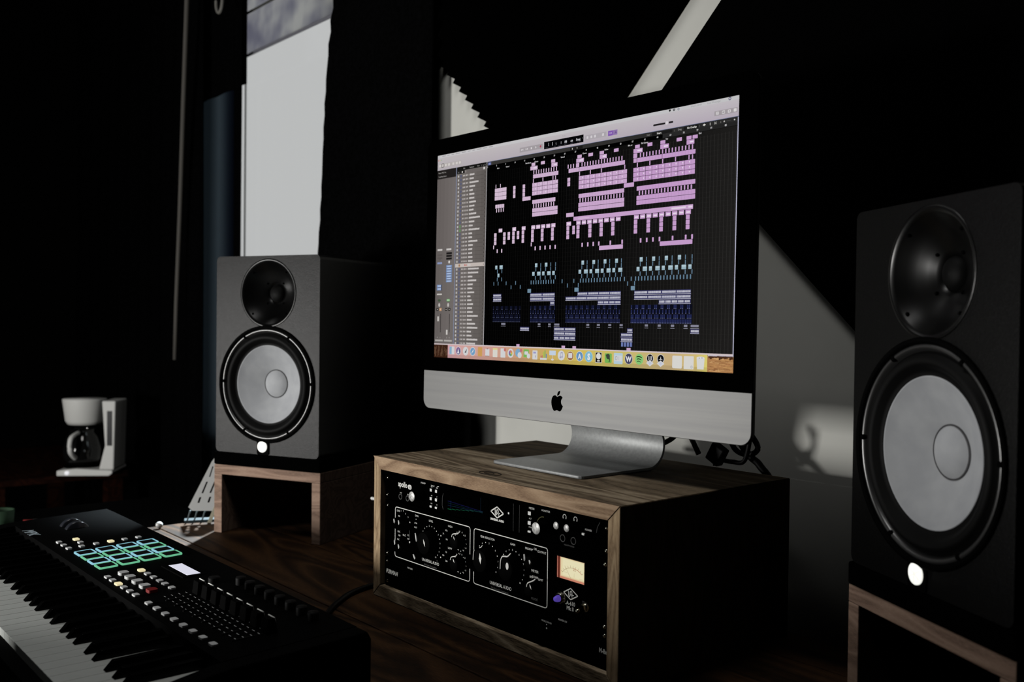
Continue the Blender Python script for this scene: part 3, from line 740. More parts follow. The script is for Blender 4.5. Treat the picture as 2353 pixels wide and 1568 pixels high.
so = sv.build('stand_foot', M_alu2, comp, bevel=.0007)
for p in so.data.polygons: p.use_smooth = abs(p.normal.x) < .5
so.location = (0, 0, .0001)
MB().box(-.03, .03, .035, .09, .090, .125).build('hinge', M_edge, comp)

# ---- what the screen shows: flat coloured shapes, millimetres from the screen's top left corner
pic = MB()
def sX(x): return (x-298.5)/1000
def sZ(z): return (168-z)/1000
LAY = [0]
def R(x0, x1, z0, z1, col, l=2): pic.rect(sX(x0), sX(x1), sZ(z1), sZ(z0), -.00165-.00003*l, lin(col))
def Pg(pts, col, l=3): pic.poly([(sX(x), sZ(z)) for x, z in pts], -.00165-.00003*l, lin(col))
def E(x, z, r, col, l=4, rz=None): Pg(circ(x, z, r, 20, rz), col, l)
def T(t, x, z, s, col, l=6, align='CENTER', sx=.9, bold=.0): text(pic, t, sX(x), sZ(z), s/1000, -.00165-.00003*l, align, lin(col), sx, 0, bold)
def grad_x(x0, x1, z0, z1, c0, c1, n, l):
    for i in range(n):
        t = (i+.5)/n; R(x0+(x1-x0)*i/n, x0+(x1-x0)*(i+1)/n, z0, z1, tuple(a+(b_-a)*t for a, b_ in zip(c0, c1)), l)
W_, H_ = 597, 336
R(0, W_, 0, H_, (6, 6, 6), 0)
grad_x(128, 300, 25, 313, (2, 2, 2), (4, 4, 4), 6, 1); grad_x(300, 596, 25, 313, (5, 5, 5), (30, 29, 28), 24, 1)  # blacks lifted towards the right, viewing haze painted into the picture
# arrangement grid lines
nb = int((596-129)/5.343)
for i in range(nb+1):
    x = 129+5.343*i; t = i/nb; v = 12+38*t
    R(x, x+.45, 42, 313, (v, v*.98, v*.95), 2)
for k_ in range(44):
    z = 43.6+6.3*k_; grad_x(128.5, 596, z-.15, z+.15, (5, 5, 5), (38, 37, 36), 8, 2)
# toolbar
grad_x(0, 597, 0, 4.6, (196, 194, 196), (190, 190, 192), 4, 2)
for i in range(9):
    t = i/8; z0 = 4.6+i*2.27
    grad_x(0, 597, z0, z0+2.3, (186-8*t, 180-9*t, 182-6*t), (188-10*t, 182-14*t, 188-8*t), 8, 2)
grad_x(52, 597, 25, 31, (58, 56, 54), (40, 40, 40), 6, 3)
R(127, 597, 24.9, 25.4, (120, 128, 160), 4)
# apple menu names (faint)
for x, w_ in ((4, 2), (12, 9), (26, 6), (37, 6), (48, 11), (64, 10), (79, 7), (91, 6), (102, 11), (118, 9), (132, 9)):
    R(x, x+w_, 1.7, 2.7, (150, 148, 152), 4)
T('Wed 5:18 PM', 533, 3.6, 3.4, (150, 148, 152)); T('Kevin Winebarger', 560, 3.6, 3.4, (150, 148, 152), sx=.8)
E(491, 1.8, 1.5, (20, 20, 22)); Pg([(496, .6), (499.4, .6), (499.4, 2.6), (497.7, 4), (496, 2.6)], (70, 70, 74)); Pg([(497, 1.4), (498.4, 1.4), (497.7, 2.8)], (190, 190, 192), 5)
E(505, 2.3, 1.6, (110, 112, 130)); E(505, 2.3, .8, (190, 190, 192), 5); E(583.5, 2, 2, (80, 76, 110)); E(583.5, 2, 1.1, (190, 190, 192), 5)
T('Tracks', 298, 8.6, 2.8, (150, 148, 150))
# traffic lights
for x, c in ((2.4, (190, 120, 116)), (6.2, (196, 176, 140)), (10, (150, 176, 150))): E(x, 8.4, 1.2, c)
# left tool buttons
R(3, 63, 14.6, 20.6, (176, 170, 168), 3)
for i, x in enumerate((6.5, 14, 22, 30.5, 42, 51, 59)): Pg(rrect(x-2.6, x+2.6, 15.6, 19.6, .8, 3), (205, 200, 198), 4)
Pg(rrect(10.6, 17.4, 14.2, 20.8, 1, 3), (60, 56, 54), 5); Pg(rrect(11.4, 16.6, 15, 20, .8, 3), (196, 190, 188), 6)
# transport
R(203.8, 254, 13, 20, (160, 154, 158), 3)
for i, x in enumerate((209, 219.5, 229.5, 239.5)):
    if i < 2:
        d_ = -1 if i == 0 else 1
        for q in (-1.5, 1.5): Pg([(x+q-1.2*d_, 15), (x+q-1.2*d_, 18), (x+q+1.2*d_, 16.5)], (214, 210, 212), 4)
    elif i == 2: R(x-1.4, x+1.4, 15.2, 17.9, (214, 210, 212), 4)
    else: Pg([(x-1.3, 14.8), (x-1.3, 18.2), (x+1.6, 16.5)], (214, 210, 212), 4)
E(249.4, 16.4, 1.7, (168, 70, 88), 4)
# display box
R(257, 337.3, 11.2, 21.8, (6, 6, 8), 4)
for t_, x, s in (('1', 267, 7), ('1', 275, 7), ('1', 282, 4.5), ('1', 292.5, 5), ('84', 302, 5.4), ('4/4', 314, 4), ('Fmaj', 327, 5)):
    T(t_, x, 18.4, s, (206, 206, 212), 6, bold=.0001)
R(335, 336.4, 15.6, 16.2, (190, 190, 196), 6)
for x, w_ in ((263, 6), (280, 4), (290, 6), (302, 6), (314, 5), (327, 6)): R(x-w_/2, x+w_/2, 20, 20.5, (70, 70, 80), 5)
R(340, 380.6, 13.2, 20, (170, 164, 170), 3); R(384, 401, 13.2, 20, (138, 112, 168), 3); R(384, 392.6, 13.2, 20, (126, 86, 170), 4)
for x in (345, 352.5, 359.5, 374.5): Pg(rrect(x-1.7, x+1.7, 14.8, 18.4, .6, 3), (206, 202, 206), 4)
T('1234', 388.3, 17.6, 3, (216, 206, 226)); Pg([(396, 18), (400, 18), (398, 14.6)], (110, 90, 140), 5)
# master slider
Pg(rrect(463.8, 484, 16, 18.4, 1.1, 4), (32, 30, 32), 4); Pg(rrect(489.5, 496.8, 16, 18.4, 1.1, 4), (32, 30, 32), 4); E(486.4, 17.2, 2.2, (208, 204, 208))
R(561, 595, 14.2, 20, (158, 152, 156), 3)
for x in (565.5, 574.5, 583, 591.5):
    Pg(rrect(x-2.1, x+2.1, 15.2, 19, .6, 3), (212, 208, 210), 4)
for z in (16, 17.1, 18.2): R(563.8, 567.2, z, z+.35, (150, 146, 150), 5)
R(573, 576, 16.2, 18, (150, 146, 150), 5); E(583, 17, 1, (150, 146, 150), 5)
# grey bar items
T('Snap:', 456, 29.4, 3.2, (150, 148, 146)); T('Smart', 474, 29.6, 3.4, (214, 212, 208), bold=.0001); R(462, 496, 26.6, 30.6, (26, 26, 26), 4)
T('Drag:', 508, 29.6, 3.2, (170, 168, 166)); T('No Overlap', 527, 29.8, 3.4, (216, 214, 210), bold=.0001); R(514, 537, 26.6, 30.8, (26, 26, 26), 4)
for x in (499, 538.4): T(':', x, 29.8, 4, (190, 188, 186))
R(311, 336, 26.6, 30.8, (26, 25, 24), 4); Pg([(315, 27), (315, 30), (317, 29)], (216, 214, 210), 5); T('+', 325, 30, 4, (216, 214, 210), bold=.0001)
Pg([(543.5, 28.5), (546, 27), (548.5, 28.5), (546, 30)], (206, 204, 200), 5); T('I', 555, 30.2, 4.4, (210, 208, 204), bold=.0002); T('H', 563, 30.2, 4.4, (210, 208, 204), bold=.0001)
T('I', 571, 30, 3.4, (190, 188, 184)); E(576, 28.6, 1, (200, 198, 194), 5); R(579, 586, 28.3, 28.7, (70, 70, 70), 5); E(591, 28.6, 1, (200, 198, 194), 5)
# ruler
R(128, 597, 31, 36.4, (2, 2, 2), 3); grad_x(480, 596, 31, 36, (40, 40, 40), (34, 34, 34), 3, 4)
for i in range(22):
    x = 129+i*21.372
    if x < 590: T(str(1+4*i), x+.6, 34.6, 3.1, (200, 198, 200), bold=.0001)
for t_, x in (('Intro', 155), ('Verse 1', 177), ('Pre-Chorus', 223.5), ('Chorus', 241), ('Verse 2', 296.5), ('Chorus', 340), ('Bridge', 381.5), ('Bef...og', 424.5), ('Big Chorus', 450), ('Tag', 487), ('End', 540)):
    T(t_, x, 38.9, 2.9, (198, 196, 198), bold=.0001)
R(130.5, 137.5, 26.6, 30.6, (104, 116, 170), 5); T('X', 134, 29.8, 3, (220, 220, 230), 6)
# inspector
grad_x(0, 51, 25, 313, (98, 92, 90), (112, 106, 104), 5, 2); R(0, 50, 25, 39.5, (34, 31, 30), 3)
T('Region: MIDI Thru', 3, 30.5, 3, (180, 176, 172), align='LEFT'); T('Track: Bass, Electric', 3, 36.8, 3, (190, 186, 184), align='LEFT')
R(50.2, 51.8, 25, 313, (128, 136, 160), 3)
for x0, zz in ((4, 156), (28, 156)): R(x0, x0+13, zz, zz+3, (196, 192, 190), 3)
for z in (164, 168.4, 172.8): R(28, 43, z-1.6, z+1.6, (28, 26, 26), 3)
for z in (166, 171): R(4, 17, z-1.4, z+1.4, (92, 86, 84), 3)
T('EQ', 11, 174.6, 3, (60, 58, 56))
R(4, 17, 178, 181, (132, 146, 186), 3); E(36, 178.4, 2.4, (206, 202, 198))
for i in range(7): R(28.4, 43.6, 183.6+i*4.1, 186.9+i*4.1, (116, 142, 186), 3); R(31, 41, 184.6+i*4.1, 185.9+i*4.1, (190, 204, 226), 4)
for z in (215.4, 220.4): R(4.2, 17.6, z, z+4.2, (120, 144, 188), 3); R(7, 15, z+1.3, z+2.7, (196, 208, 230), 4); R(15.6, 17.6, z, z+4.2, (38, 46, 70), 4)
R(4.6, 18, 230, 232.4, (196, 192, 188), 3)
E(11.4, 241.4, 4, (66, 84, 64), rz=2); E(35.6, 241.2, 5, (96, 160, 92), rz=2.2); R(32, 39, 240.3, 241.9, (196, 214, 190), 5)
for x in (11.5, 35.5): E(x, 249, 2.4, (186, 182, 178), rz=3.2)
for x, c in ((6.8, (40, 38, 36)), (15, (196, 150, 110)), (30.4, (40, 38, 36)), (38.6, (40, 38, 36))): R(x-3, x+3, 254, 258.8, c, 3); E(x, 256.4, .9, (210, 206, 200), 5)
for x in (15.8, 39.6): R(x-.6, x+.6, 263.6, 294.4, (22, 20, 20), 3)
for x, z in ((9, 268), (33, 290)): R(x-2, x+2.4, z, z+8, (196, 192, 188), 4)
for x in (8, 15.5, 33, 40): T('MSMS'[int(x) % 4], x, 304, 3, (196, 192, 188))
for x0 in (2, 26): R(x0, x0+21, 306.6, 309.4, (170, 166, 162), 3)
# track headers
grad_x(52, 127, 31, 313, (116, 110, 107), (92, 87, 84), 6, 2); R(52, 127, 25.2, 31.2, (22, 21, 20), 4)
R(52, 72, 31.2, 36.4, (34, 33, 32), 4); R(72, 127, 31.2, 37, (104, 98, 96), 4)
for t_, x in (('Edit', 71), ('Functions', 90), ('View', 106.5)): T(t_, x, 29.6, 3.2, (176, 172, 170))
T('+', 57, 35.6, 4, (190, 186, 184)); E(66, 34, 1.5, (206, 202, 198), 6); T('S', 75, 35.6, 4, (206, 202, 198), bold=.0001); R(119, 123, 32, 35.6, (206, 202, 200), 5)
for i in range(3): T('/(H'[i], 115+i*4, 30, 3.4, (176, 172, 170))
for k_ in range(44):
    z = 40.4+6.3*k_
    if z > 312: break
    R(52, 126, z+3.0, z+3.3, (66, 62, 60), 3)
    if k_ == 23: R(52, 126, z-3.1, z+3.0, (190, 180, 174), 4)
    E(56.6, z, 1.5, (190, 188, 188), 5, 1.9)
    c = (84, 150, 80) if k_ in (13, 14) else (74, 84, 124)
    if k_ == 23: c = (190, 140, 90)
    E(62.8, z, 2.0, c, 5, 2.3); E(62.8, z, 1.0, (96, 92, 92), 6, 1.2)
    for i, x in enumerate((69, 72.6, 77, 80.4)):
        R(x-.9, x+.9, z-1.3, z+1.1, (196, 190, 188) if k_ != 23 or i < 2 else (190, 80, 76), 5)
    L_ = random.choice((7, 9, 11, 13, 17, 21, 26)); x0 = 85
    x = x0
    while x < x0+L_:
        w_ = random.uniform(1.2, 2.2); R(x, x+w_, z-random.uniform(1.2, 1.7), z+1.2, (200, 195, 193), 5); x += w_+.18
    E(123.6, z, .8, (26, 24, 24), 5)
R(127, 128, 25, 313, (186, 184, 188), 5)
# regions
def pk(x):      # pink shifts from pale on the left to mauve on the right
    t = min(max((x-150)/330, 0), 1); return (208-14*t, 186-32*t, 206-6*t)
def row(k): return 37.7+6.3*k, 43.5+6.3*k
def blk(x0, x1, k, col=None, inner=True, l=5, trim=0):
    z0, z1 = row(k); c = col or pk((x0+x1)/2); Pg(rrect(x0, x1, z0+trim, z1, .5, 2), c, l)
    return c
def strip(x0, x1, k, step=5.343, dark=.86, dots=False):
    c = blk(x0, x1, k); z0, z1 = row(k); n_ = max(1, round((x1-x0)/step))
    for i in range(1, n_):
        x = x0+(x1-x0)*i/n_; R(x-.14, x+.14, z0+.1, z1-.1, tuple(v*dark for v in c), 6)
    if dots:
        for i in range(n_//2):
            x = x0+(i*2+1.4)*(x1-x0)/n_; R(x-.8, x+.8, z0+1.6, z0+3.6, (222, 206, 226), 7)
            x2 = x0+(i*2)*(x1-x0)/n_; R(x2-.25, x2+.25, z0, z1, (60, 44, 64), 7)
def ticks(xs, k, w_=2.0, col=None, trim=0):
    for x in xs: blk(x, x+w_, k, col or pk(x), False, 5, trim)
def rng(a, st_, n_): return [a+st_*i for i in range(n_)]
for x0, x1 in ((230.8, 238.8), (251, 259.5), (272.7, 281), (326, 334.5), (347.5, 356.3), (368.8, 377), (395.5, 404), (433.3, 441.5), (454.8, 463), (476.5, 484.6), (503, 511.5), (518.9, 526.8), (528.3, 536.3)):
    blk(x0, x1, 0, trim=1.2)
for x0, x1 in ((228.3, 244), (273.3, 286), (324, 339), (369, 382.5), (430.6, 446.5), (476.5, 490.5), (519.1, 531.3)):
    c = blk(x0, x1, 1); z0, z1 = row(1); R((x0+x1)/2-1, x1-1.4, z0+1.8, z0+3.8, (226, 212, 230), 6)
S5 = 5.343
ticks(rng(235, S5, 10), 2); ticks(rng(307, S5, 3), 2); blk(323.6, 330, 2); ticks(rng(334.5, S5, 15), 2); blk(430.6, 437.4, 2); ticks(rng(442, S5, 17), 2)
strip(234.5, 288.1, 3); strip(309, 329.8, 3); strip(330.3, 371.8, 3); strip(372.3, 415.8, 3); strip(431, 436.6, 3); strip(437.2, 479.6, 3); strip(480.2, 533.3, 3)
ticks((149.5, 160), 4, 1.6); ticks((234.6, 255, 276.3, 281.6), 4, 1.8); ticks((330, 351, 372, 414.8), 4, 1.8); ticks((437, 458.5, 480, 501, 522.5, 528), 4, 1.8)
for k_ in (5, 6, 7):
    strip(148, 175.2, k_, 9, dots=False); strip(233.2, 287.8, k_, dots=True); strip(329.6, 420, k_, dots=True); strip(431, 533, k_, dots=True)
    blk(190.5, 195.9, k_); blk(212, 217.4, k_)
blk(307, 312.6, 5); blk(307, 312.6, 6)
blk(212, 230, 8); blk(414.7, 432.7, 8)
for i in range(4): blk(149.8+i*5.3, 149.8+i*5.3+4.8, 9); 
ticks(rng(152, 5.3, 4), 10, 2)
strip(234, 283, 9); strip(330, 415.6, 9); strip(437.6, 534, 9)
ticks(rng(236, S5, 9), 10, 2.2); ticks(rng(332, S5, 16), 10, 2.2); ticks(rng(441.5, S5, 17), 10, 2.2)
for k_ in (11, 12): strip(234.3, 288, k_); strip(330, 416, k_); strip(437.7, 534.3, k_)
blk(306, 321, 13); blk(320.6, 531.4, 14); z0, z1 = row(14)
R(497, 520, z0+1.6, z0+4, (224, 206, 226), 6); R(524, 530.5, z0+1.6, z0+4, (224, 206, 226), 6); R(330, 352, z0+2, z0+4, (206, 178, 208), 6)
W = lambda x0, x1, k_: (blk(x0, x1, k_), R(x0+1.4, x1-1.2, row(k_)[0]+2, row(k_)[0]+4, (228, 214, 230), 6))
for x in (158.9, 190.5, 211.8): W(x, x+8.4, 15)
for i in range(5): W(233+10.65*i, 233+10.65*i+8.6, 15)
W(306.9, 316.2, 15)
for i in range(8): W(326.6+10.7*i, 326.6+10.7*i+8.6, 15)
for i in range(9): W(434+10.7*i, 434+10.7*i+8.6, 15)
for k_ in (16, 17, 18):
    for x in (148.3, 169.6, 190.6, 212, 233, 254, 275.6, 307.2): blk(x, x+5.6, k_)
    for x in (327.2, 350.4, 371.8, 393.4): blk(x, x+6, k_)
    for x in (434, 456, 477.6, 499.4, 520.6): blk(x, x+6, k_)
    if k_ < 18:
        for x in (180, 201, 318.8): blk(x, x+5.4, k_)
ticks((146.6, 232.4), 19, 2.2); ticks((155, 165.6), 20, 2.6); ticks(rng(240.9, 10.6, 5), 20, 2.8)
ticks((337.5, 348.5, 359, 369.5, 391, 412.5), 20, 2.8); ticks((445, 455.5, 466, 477, 498.5, 519.5, 529.5), 20, 2.8)
blk(371.7, 415.4, 21); blk(479, 531.6, 21)
# cyan rows
CY = (150, 176, 188); CY2 = (96, 124, 146); CYB = (176, 196, 206)
def sqr(x0, x1, k_, c=CY): blk(x0, x1, k_, c, l=5); z0, z1 = row(k_); R(x0+.5, x1-.5, z0+.6, z0+2.6, CYB, 6)
for x0, x1 in ((152.4, 157.5), (162.6, 170)): sqr(x0, x1, 24)
for a, n_ in ((242.7, 2), (338.3, 4), (445.5, 4)):
    for i in range(n_): sqr(a+21.2*i, a+21.2*i+5.2, 24)
for xs in ((254.4, 275.4, 285.6), (348.7, 369.8, 391.2, 412.6), (456.6, 478, 499.2, 520.6, 531)):
    ticks(xs, 24, 1.4, CY2); ticks(xs, 25, 1.4, CY2)
ticks((157, 167.6), 25, 1.4, CY2); ticks((157, 167.6), 27, 1.4, CY2); ticks((244, 265), 25, 1.4, CY2); ticks(rng(243.2, 10.6, 5), 27, 1.5, CY2)
ticks(rng(338.6, 10.65, 8), 27, 1.5, CY2); ticks(rng(446, 10.65, 9), 27, 1.5, CY2); ticks(rng(338.6, 21.3, 4), 25, 1.4, CY2); ticks(rng(446, 21.3, 4), 25, 1.4, CY2)
sqr(158.2, 162.6, 26)
for a, n_ in ((236.9, 5), (333, 8), (440.4, 9)):
    for i in range(n_): sqr(a+10.7*i, a+10.7*i+(5.2 if i % 2 == 0 else 7.4), 26)
ticks((149.2, 159.3, 178, 199.6), 28, 1.5, CY2); ticks(rng(234, S5, 10), 28, 1.9, CY2); ticks((299.6, 323.2), 28, 1.7, CY2); ticks(rng(336.2, S5, 15), 28, 1.9, CY2); ticks((418.6, 430.6), 28, 1.7, CY2); ticks(rng(438, S5, 18), 28, 2, CY2)
ticks((189.5, 210.4, 310.6, 332.2, 424.4, 436.6), 29, 1.6, CY2)
for x0, x1 in ((227.4, 235.2), (325.6, 334.2), (431, 438.2)): blk(x0, x1, 30, CY2); [R(x0+1.4*i+.6, x0+1.4*i+.9, row(30)[0]+.4, row(30)[1]-.4, CY, 6) for i in range(5)]
# indigo labelled rows
IN = (52, 52, 92); INB = (178, 178, 194)
def lab(x0, x1, k_, step=10.65, txt='EVEN'):
    z0, z1 = row(k_); R(x0, x1, z0, z1, IN, 5); R(x0, x1, z1-.75, z1, INB, 6)
    n_ = max(1, round((x1-x0)/step/2)); wd = (x1-x0)/n_
    for i in range(n_):
        x = x0+i*wd+.9
        while x < x0+(i+1)*wd-1.2:
            q = random.uniform(1.0, 2.1); R(x, min(x+q, x0+(i+1)*wd-.6), z0+1.1, z0+3.9, (188, 188, 200), 6); x += q+.32
lab(148.5, 168.3, 31); lab(148.5, 168.3, 32); lab(233.2, 286, 31); lab(233.2, 286, 32); lab(276.3, 286, 33)
lab(331.5, 413.5, 31); lab(308, 413.5, 32); lab(371, 413.5, 33, 5.3)
lab(437, 531, 31); lab(437, 531, 32); lab(479.3, 531, 33, 5.3)
DB = (23, 27, 54); DBT = (110, 116, 150)
for (a, b_, br) in ((149, 212.5, .55), (234.4, 287, .8), (309, 413.5, .9), (432, 533.6, 1.15)):
    db = tuple(v*br for v in DB)
    for k_ in (34, 35, 36, 37):
        z0, z1 = row(k_)
        R(a, b_, z0, z1, tuple(v*.42 for v in db), 4)
        x = a; i = 0
        while x < b_-1:
            on = {34: i % 4 in (0, 3), 35: i % 2 == 0, 36: i % 4 != 2, 37: True}[k_]
            if on:
                R(x, x+1.9, z0+.2, z1-.2, tuple(min(255, v*1.35) for v in db), 5); R(x+.3, x+1.5, z1-1.1, z1-.4, tuple(v*min(1, br+.25) for v in DBT), 6)
            x += 2.67; i += 1
for x0, x1 in ((168.8, 179.4), (251, 257.4), (273, 279), (285.6, 297), (350, 356.4), (370.2, 376.6), (391.4, 397.6), (412, 418.6), (456.2, 462.6), (478, 484.2), (499.6, 506), (520.6, 527), (531.3, 544.7)):
    z0, z1 = row(38); R(x0+.5, x1-.5, z0+.8, z0+3.6, (128, 128, 144), 5); R(x0, x1, z1-.6, z1, (150, 150, 166), 5)
lab(212.5, 232.5, 39); lab(426, 435.8, 39); lab(531.4, 545, 39); lab(285.7, 329.5, 39); lab(285.7, 329.5, 40); lab(414.9, 435.6, 40); lab(285.7, 329.5, 41, 5.3); lab(415, 435.8, 41)
for i in range(4): R(415.8+5.2*i, 419.4+5.2*i, row(42)[0], row(42)[1], (104, 118, 170), 5)
R(436 - 20, 436, row(42)[0], row(42)[1], (28, 30, 60), 4)
for x0, x1 in ((205, 212), (302, 309), (324, 331), (425.8, 433)): R(x0, x1, 309.6, 313.6, (196, 162, 196), 5)
# dock
R(0, 597, 313.2, 336, (58, 34, 22), 3)
for i in range(60):
    x = random.uniform(0, 34); R(x, x+random.uniform(.6, 2.4), 314+random.uniform(0, 16), 318+random.uniform(2, 17), random.choice(((40, 22, 16), (86, 60, 44), (104, 78, 60), (60, 34, 24))), 4)
R(556, 597, 316, 336, (168, 122, 78), 4)
for i in range(150):
    x = random.uniform(558.5, 588); z = random.uniform(316.5, 335); R(x, min(597, x+random.uniform(3, 14)), z, z+random.uniform(.3, .8), random.choice(((196, 150, 96), (206, 164, 112), (142, 96, 60), (126, 82, 52), (182, 132, 86))), 5)
for i in range(14):
    x = 560+i*2.6; R(x, x+2.6, 315.5, 317+random.uniform(.5, 4), (70, 42, 26), 6)
R(0, 597, 313.0, 314.8, (204, 190, 192), 6); R(559, 597, 314.8, 316.4, (204, 196, 206), 6)
R(595.8, 597, 26, 316, (186, 186, 208), 7)
cs = [(37, (206, 158, 164)), (90, (206, 160, 152)), (150, (204, 156, 142)), (210, (196, 152, 116)), (270, (198, 168, 96)), (340, (206, 184, 92)), (420, (198, 184, 108)), (500, (196, 170, 126)), (540, (206, 184, 118)), (558.4, (214, 202, 110))]
for (xa, ca), (xb, cb) in zip(cs, cs[1:]): 
    grad_x(xa, xb, 314.6, 336, ca, cb, 10, 5)
    grad_x(xa, xb, 330.5, 336, tuple(v*.9 for v in ca), tuple(v*.92 for v in cb), 10, 6)
def D(cx_, kind):
    W2 = (206, 206, 208)
    cz = 323.8; l = 8
    if kind == 'face': Pg(rrect(cx_-6.6, cx_+6.6, 317, 330, 1, 2), W2, l); R(cx_-6.4, cx_-.4, 317.4, 329.6, (134, 170, 196), l+1)
    elif kind == 'siri': E(cx_, cz, 7, W2, l); E(cx_, cz, 6, (126, 92, 140), l+1); E(cx_+1, cz+1.5, 4, (86, 90, 130), l+2); Pg([(cx_-3, cz+4), (cx_, cz-4), (cx_+2.6, cz+4)], (214, 214, 224), l+3)
    elif kind == 'rocket': E(cx_, cz, 7, W2, l); Pg([(cx_-2.6, cz+2), (cx_+3.6, cz-4.4), (cx_+1, cz+3)], (78, 80, 84), l+1)
    elif kind == 'compass': E(cx_, cz, 7, W2, l); E(cx_, cz, 6, (110, 154, 192), l+1); Pg([(cx_-3.6, cz+4), (cx_-.6, cz-.8), (cx_+3.6, cz-4), (cx_+.8, cz+.9)], (214, 214, 214), l+2)
    elif kind == 'folder': R(cx_-5.6, cx_+5, 316.5, 331, (198, 152, 88), l)
    elif kind == 'clip': Pg(rrect(cx_-5, cx_+5, 318.6, 329.8, .6, 2), W2, l); R(cx_-2, cx_+2, 317.4, 319.4, (170, 130, 130), l+1); R(cx_-5, cx_+5, 329.4, 330.2, (120, 100, 90), l+1)
    elif kind == 'note': Pg(rrect(cx_-5.6, cx_+5.6, 317, 331, .8, 2), (212, 208, 200), l); R(cx_-5.6, cx_+5.6, 317, 319.6, (216, 206, 140), l+1)
    elif kind == 'list': Pg(rrect(cx_-5.6, cx_+5.6, 317, 331, .8, 2), W2, l); E(cx_+4.6, 319, 2.6, (190, 110, 108), l+1)
    elif kind == 'photos':
        E(cx_, cz, 7, W2, l)
        for i, c in enumerate(((210, 190, 80), (206, 140, 90), (190, 100, 120), (140, 100, 160), (90, 110, 150), (100, 150, 130), (130, 170, 90))):
            a = i*2*PI/7; E(cx_+2.6*math.cos(a), cz-2.6*math.sin(a), 2, c, l+1+(i % 2))
    elif kind == 'chat': E(cx_-1.4, cz-1, 6.4, (122, 164, 196), l); E(cx_+2, cz+2.4, 4.6, W2, l+1); E(cx_+5, 319, 2.6, (186, 108, 116), l+2)
    elif kind == 'facetime': Pg(rrect(cx_-7, cx_+4.6, 317, 329, 1, 2), (120, 178, 90), l); Pg(rrect(cx_-5, cx_+3, 320, 325, 1, 2), W2, l+1); E(cx_+4, cz+3, 3.8, W2, l+1)
    elif kind == 'pages': Pg(rrect(cx_-5.4, cx_+5.4, 318, 331.4, .8, 2), W2, l); R(cx_-3.6, cx_+2, 320, 322.6, (150, 150, 196), l+1); Pg([(cx_+1, 330), (cx_+1.4, 326), (cx_+2.6, 325)], (40, 40, 44), l+1)
    elif kind == 'chart': R(cx_-7, cx_+7, 328.4, 331.4, W2, l); [R(cx_-5.6+i*2.7, cx_-3.8+i*2.7, 328.4-h_, 328.6, c, l+1) for i, (h_, c) in enumerate(((3, (170, 80, 110)), (3.6, (190, 120, 90)), (9, (160, 190, 80)), (11, (110, 170, 90)), (6, (90, 130, 170))))]
    elif kind == 'stand': R(cx_-6.6, cx_+6.6, 317.4, 324, (190, 204, 220), l); R(cx_-.5, cx_+.5, 324, 330, (200, 192, 190), l); E(cx_, 330.4, 3, W2, l, 1.4)
    elif kind == 'music': E(cx_, cz, 7.2, W2, l); R(cx_-1.4, cx_-.7, 320, 326.6, (150, 150, 176), l+1); R(cx_+2.2, cx_+2.9, 319.4, 326, (150, 150, 176), l+1); R(cx_-1.4, cx_+2.9, 319.2, 320.6, (150, 150, 176), l+1); E(cx_-2, 326.6, 1.4, (150, 150, 176), l+2); E(cx_+1.5, 326, 1.4, (150, 150, 176), l+2)
    elif kind == 'book': E(cx_, cz, 7.2, (206, 200, 150), l); E(cx_, cz, 6.2, (150, 96, 62), l+1); Pg(rrect(cx_-4, cx_+4, 319.6, 327, 1, 2), W2, l+2)
    elif kind == 'store': E(cx_, cz, 7.2, W2, l); E(cx_, cz, 6.4, (98, 142, 184), l+1); T('A', cx_, 327.4, 10, (216, 216, 220), l+2, bold=.0004)
    elif kind == 'S': Pg(circ(cx_, cz, 7.6, 20, 7.8), (150, 192, 210), l); E(cx_, cz, 6.6, (122, 178, 204), l+1); T('S', cx_, 328, 12, (222, 224, 226), l+2, bold=.0006)
    elif kind == 'disc': R(cx_-6, cx_+6, 317, 331.6, W2, l); R(cx_-5.4, cx_+5.4, 317.6, 331, (20, 18, 16), l+1); E(cx_, 322.4, 4.4, (212, 212, 210), l+2); R(cx_-2.4, cx_+2.4, 328, 329.8, (212, 212, 210), l+2)
    elif kind == 'leaf': Pg(rrect(cx_-6.4, cx_+6.4, 318, 331, 1.4, 3), (116, 176, 84), l); E(cx_-.4, 322.2, 3.4, (58, 66, 56), l+1, 3.8); R(cx_-4.4, cx_-1.6, 319.6, 322, (58, 66, 56), l+2); Pg([(cx_+.6, 325), (cx_+3, 324), (cx_+3.4, 329), (cx_+1, 330), (cx_+.8, 328.8), (cx_+2.2, 328.4)], (58, 66, 56), l+2)
    elif kind == 'panel': Pg(rrect(cx_-8, cx_+8, 317, 332, 1, 2), (176, 200, 212), l); R(cx_-6.6, cx_+6.6, 320.4, 328, W2, l+1); R(cx_-5.2, cx_-1.6, 321.6, 326.8, (150, 160, 166), l+2); R(cx_-4.5, cx_-2.3, 322.4, 326, W2, l+3); R(cx_+1, cx_+1.6, 321.6, 326.8, (150, 160, 166), l+2)
    elif kind == 'W': E(cx_, cz+.4, 7, (190, 190, 200), l, 7.4); E(cx_, cz+.4, 6.4, (62, 62, 88), l+1, 6.9); T('W', cx_, 328, 9.6, (216, 216, 220), l+2, bold=.0005)
    elif kind == 'waves':
        E(cx_, cz+.4, 7.2, (134, 196, 116), l)
        for i in range(3):
            pts = [(cx_-4.8+i*.5+q*(9.4-i*1.4)/6, 320.6+i*3.1-math.sin(PI*q/6)*1.1+q*.16) for q in range(7)]
            for (a, c), (b_, d_) in zip(pts, pts[1:]): Pg([(a, c), (b_, d_), (b_, d_+1.3-.2*i), (a, c+1.3-.2*i)], (18, 36, 14), l+1)
    elif kind in ('bars', 'star'):
        E(cx_, 322.6, 6, W2, l); E(cx_, 322.4, 5.2, (10, 10, 12), l+1)
